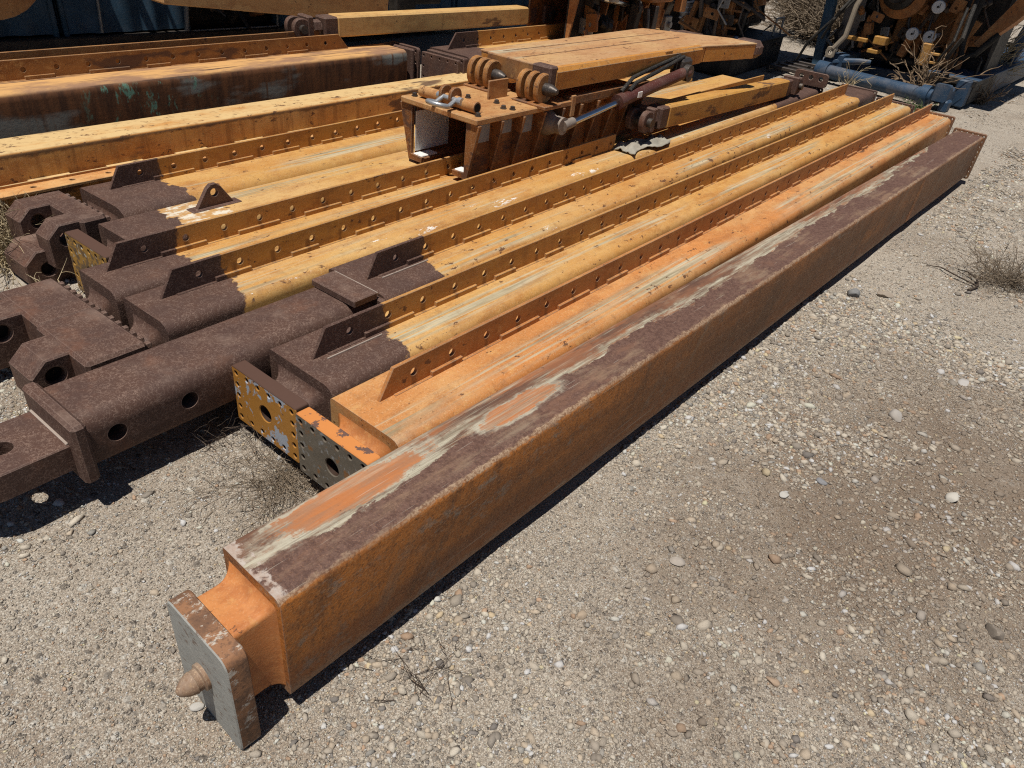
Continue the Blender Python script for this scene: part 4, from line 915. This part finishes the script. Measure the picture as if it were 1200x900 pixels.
body.build('orange_housing', MORG, r1)
MB().lathe([(0, .1), (0, .26), (.03, .30), (.2, .30), (.22, .26), (.22, .2)], (-.32, 1.10, 1.13), (0, -1, 0), 32).build('drum_ring', MORG, r1)
MB().lathe([(0, .22), (.06, .21), (.10, .15), (.17, .13), (.17, 0)], (-.36, .89, 1.15), (0, -1, 0), 28).build('drum_face', BLACK, r1)
for x, z in ((.17, 1.05), (-.02, .70), (.20, .70)):
    dl = MB().lathe([(-.5, .03), (-.02, .03), (0, .078), (.04, .078), (.05, .07), (.05, 0)], (x, .86, z), (0, -1, 0), 28).build('dial', DIAL, r1)
    MB().lathe([(0, .014), (.01, .012), (.012, 0)], (x, .8095, z), (0, -1, 0), 14).box((x + .02, .808, z + .02), (.008, .004, .05), .001).build('dial_hub', BLACK, dl)
for x, z, w, hh, dep in ((.28, .52, .11, .26, .18), (-.31, .58, .16, .10, .22), (-.36, .44, .14, .05, .2), (-.66, .545, .34, .05, .1)):
    bb = MB().box((x, .62, z), (w, dep, hh), .008)
    if hh > .2: bb.box((x + .11, .64, z + .02), (.12, .14, .03), .005).box((x + .10, .64, z - .08), (.12, .14, .03), .005)
    bb.build('yellow_bracket', MYEL, r1)
MB().box((-.86, .85, .85), (.24, .04, 1.0), .01, Matrix.Rotation(R(0), 4, 'X')).build('grey_panel', MGREY, r1)
MB().tube([(-1.12, .8, .1), (-1.24, .8, 1.5)], .085, 4).build('corner_post', NAVY, r1)
MB().tube([(-1.55, 1.6, 1.5), (-1.42, 1.6, 1.0)], .05, 4).build('far_post', BLUEL, r1)
lk = MB().plate(rrect(-.06, -.07, .06, .07, .03), [(0, 0, .028)], .04, .006, face_y(-.82, .3, .36)); lk.tube([(-.80, .3, .41), (-.70, .32, .58), (-.69, .33, .95), (-.6, .4, 1.3)], .034, 10); lk.build('link_arm', plain('bone_white_paint', (.30, .25, .19), .55, 0, .4, .5, 44, .2), r1)
for k, (x0, x1, z0, z1) in enumerate(((-1.25, -.55, .18, 1.4), (-1.0, -.62, .5, 1.3), (-.95, -.75, .62, 1.2), (.60, .62, .55, 1.3), (.52, .56, .5, 1.25))):
    MB().tube([(x0, .3, z0), (x0 + .1, .25, z0 + .25), ((x0 + x1) / 2 + .05, .4, (z0 + z1) / 2 + .1), (x1, .6, z1)], .018 + .008 * (k == 3), 10).build('hose', RUBBER, r1)
MB().tube([(.62, .9, 1.2), (.60, .85, .75), (.66, .8, .52), (.80, .85, .60), (.95, .95, .85)], .04, 12).build('hose', RUBBER, r1)
am = MB(); am.tube([(.76, .95, .68), (1.0, 1.05, 1.05), (1.22, 1.15, 1.45)], [.06, .13, .17], 4); am.build('swing_arm', MORG, r1)
MB().box((.45, 1.1, .72), (.14, .14, .62), .02).box((.58, 1.1, .62), (.10, .12, .5), .02).box((.50, 1.05, .42), (.3, .2, .12), .02).build('arm_bracket', MORG, r1)
MB().tube([(.86, 3.3, .35), (1.05, 3.3, 1.5)], .12, 4).build('blue_brace', BLUEL, r1)
MB().box((-.1, 1.75, 2.0), (2.9, 3.0, .12), .03).build('added_shade_canopy', BLACK, r1)  # unseen cover added so the machine behind its front edge falls in shade
clutter(r1, 34, (-1.0, -.35), (.7, 1.2), (.45, 1.35), 64, [MORG, DARKST, BLACK, STEEL, MORG], .5)
clutter(r1, 40, (-.25, .75), (1.0, 1.25), (.40, 1.4), 65, [MORG, MORG, DARKST, BLACK, PIPE], .45)
clutter(r3, 26, (.02, .2), (3.85, 4.75), (.5, 1.2), 66, [DARKST, BLACK, MORG, PIPE], .4)
# vegetation
shrub('dry_branches', 'bare dry branches piled in the drilling machine frame', 'branches', 10.95, 2.35, 22, .75, .8, .010, TWIG, .04, 3, 3, .12)
shrub('weed', 'small green weed by the hook end of the blue pipe', 'weed', 10.35, 2.15, 40, .18, .9, .004, GREENW, .1, 2, 4)
shrub('dry_grass', 'dry grass tuft hanging over the blue pipe', 'grass tuft', 10.45, 3.1, 22, .42, .5, .004, STRAW, .12, 1, 5)
shrub('dry_grass', 'brown dry grass along the right skid of the drilling machine', 'grass tuft', 11.9, 1.78, 60, .45, .7, .005, TWIG, .06, 1, 6)
shrub('dry_grass', 'tall tan dry grass behind the blue brace', 'grass tuft', 13.6, 2.2, 120, 1.1, .6, .009, STRAW, .05, 2, 16)
for k, (l, n, lab) in enumerate(((15.2, 5.35, 'tall brown dry brush between the two machines, nearer the centre'), (16.4, 5.9, 'tall brown dry brush behind the blue corner post'), (14.6, 4.75, 'lowest brown dry brush at the gravel between the machines'))):
    shrub('dry_brush', lab, 'bush', l, n, 420, 1.6 - .5 * (k == 2), .9, .011, FINE, .03, 3, 20 + k, 0, 'dry brush between the machines')
shrub('dry_bush', 'bare wiry dry bush on the gravel at the right edge', 'bush', 5.30, .22, 120, .42, 1.2, .0019, FINE, .07, 4, 30)
tw = MB(); tw.tube([(0, 0, .012), (.03, .10, .02), (.0, .2, .03), (.05, .3, .02)], [.009, .008, .007, .004], 6).tube([(.0, .2, .03), (-.07, .27, .03), (-.13, .30, .015)], [.006, .004, .003], 5).tube([(.03, .1, .02), (-.1, .13, .03), (-.22, .22, .02), (-.3, .2, .01)], [.006, .005, .004, .003], 5)
o = tw.build('twig', DTWIG); o.location = P(4.95, .36, gz(.36, 4.95)); tag(o, 'dark crooked twig on the gravel beside the dry bush', 'twig')
shrub('dry_grass', 'pale dry grass clump at the left edge below the clevis heads', 'grass tuft', .86, 3.62, 420, .34, 1.0, .0024, STRAW, .09, 1, 40, .0, None)
shrub('dry_grass', 'straw tuft under the single eyed clevis block at the left', 'grass tuft', .78, 2.98, 60, .20, 1.0, .002, STRAW, .1, 1, 41)
shrub('dry_grass', 'pale straw bits between the dark tube and the clevis head', 'grass tuft', .58, 2.30, 60, .14, 1.0, .002, STRAW, .15, 1, 42, .0)
shrub('dry_weed', 'flattened brown dry weed in front of the dark end plates', 'weed', .93, 1.60, 150, .30, 1.0, .0011, FINE, .1, 3, 43, .0, None, .35)
shrub('dry_weed', 'wiry grey dry weed at the corner of the mottled end plate', 'weed', .93, 1.93, 45, .24, 1.0, .0012, DTWIG, .1, 3, 44, .0, None, .7)
shrub('dry_weed', 'thin dark dry stems on the gravel beside the front of the rusty beam', 'weed', .78, .84, 12, .26, 1.0, .0013, DTWIG, .2, 1, 45, .0, None, .3)
# ------------------------------------------------------------------ light, sky, camera
sv = Vector((.05, -.27, 1)).normalized()
w = bpy.data.worlds.new('World'); S.world = w; w.use_nodes = True; nt = w.node_tree
sky = nt.nodes.new('ShaderNodeTexSky'); sky.sky_type = 'NISHITA'; sky.sun_disc = False; sky.altitude = 1200; sky.air_density = .75; sky.dust_density = .4
sky.sun_elevation = math.asin(sv.z); sky.sun_rotation = math.atan2(sv.x, sv.y)
bg = nt.nodes['Background']; nt.links.new(sky.outputs[0], bg.inputs['Color']); bg.inputs['Strength'].default_value = .05
sl = bpy.data.lights.new('sun', 'SUN'); sl.energy = 5.0; sl.angle = R(.5); sl.color = (1, .95, .87)
so_ = bpy.data.objects.new('sun', sl); COL.objects.link(so_); so_.rotation_euler = sv.to_track_quat('Z', 'Y').to_euler()
cam = bpy.data.cameras.new('camera'); co = bpy.data.objects.new('camera', cam); COL.objects.link(co); S.camera = co
cam.sensor_width = 36; cam.lens = 840.8 / 1200 * 36; cam.clip_start = .05; cam.clip_end = 600
co.location = (0, 0, 1.7)
co.rotation_euler = (Matrix.Rotation(R(37.299), 4, 'Z') @ Matrix.Rotation(R(90 - 34.105), 4, 'X') @ Matrix.Rotation(R(6.845), 4, 'Z')).to_euler()
vs_ = S.view_settings; vs_.view_transform = 'Standard'; vs_.look = 'None'; vs_.gamma = 1; vs_.use_curve_mapping = False; vs_.exposure = 0
S.cycles.max_bounces = 6; S.cycles.use_denoising = False; S.cycles.filter_width = 1.15; S.cycles.sample_clamp_indirect = 4
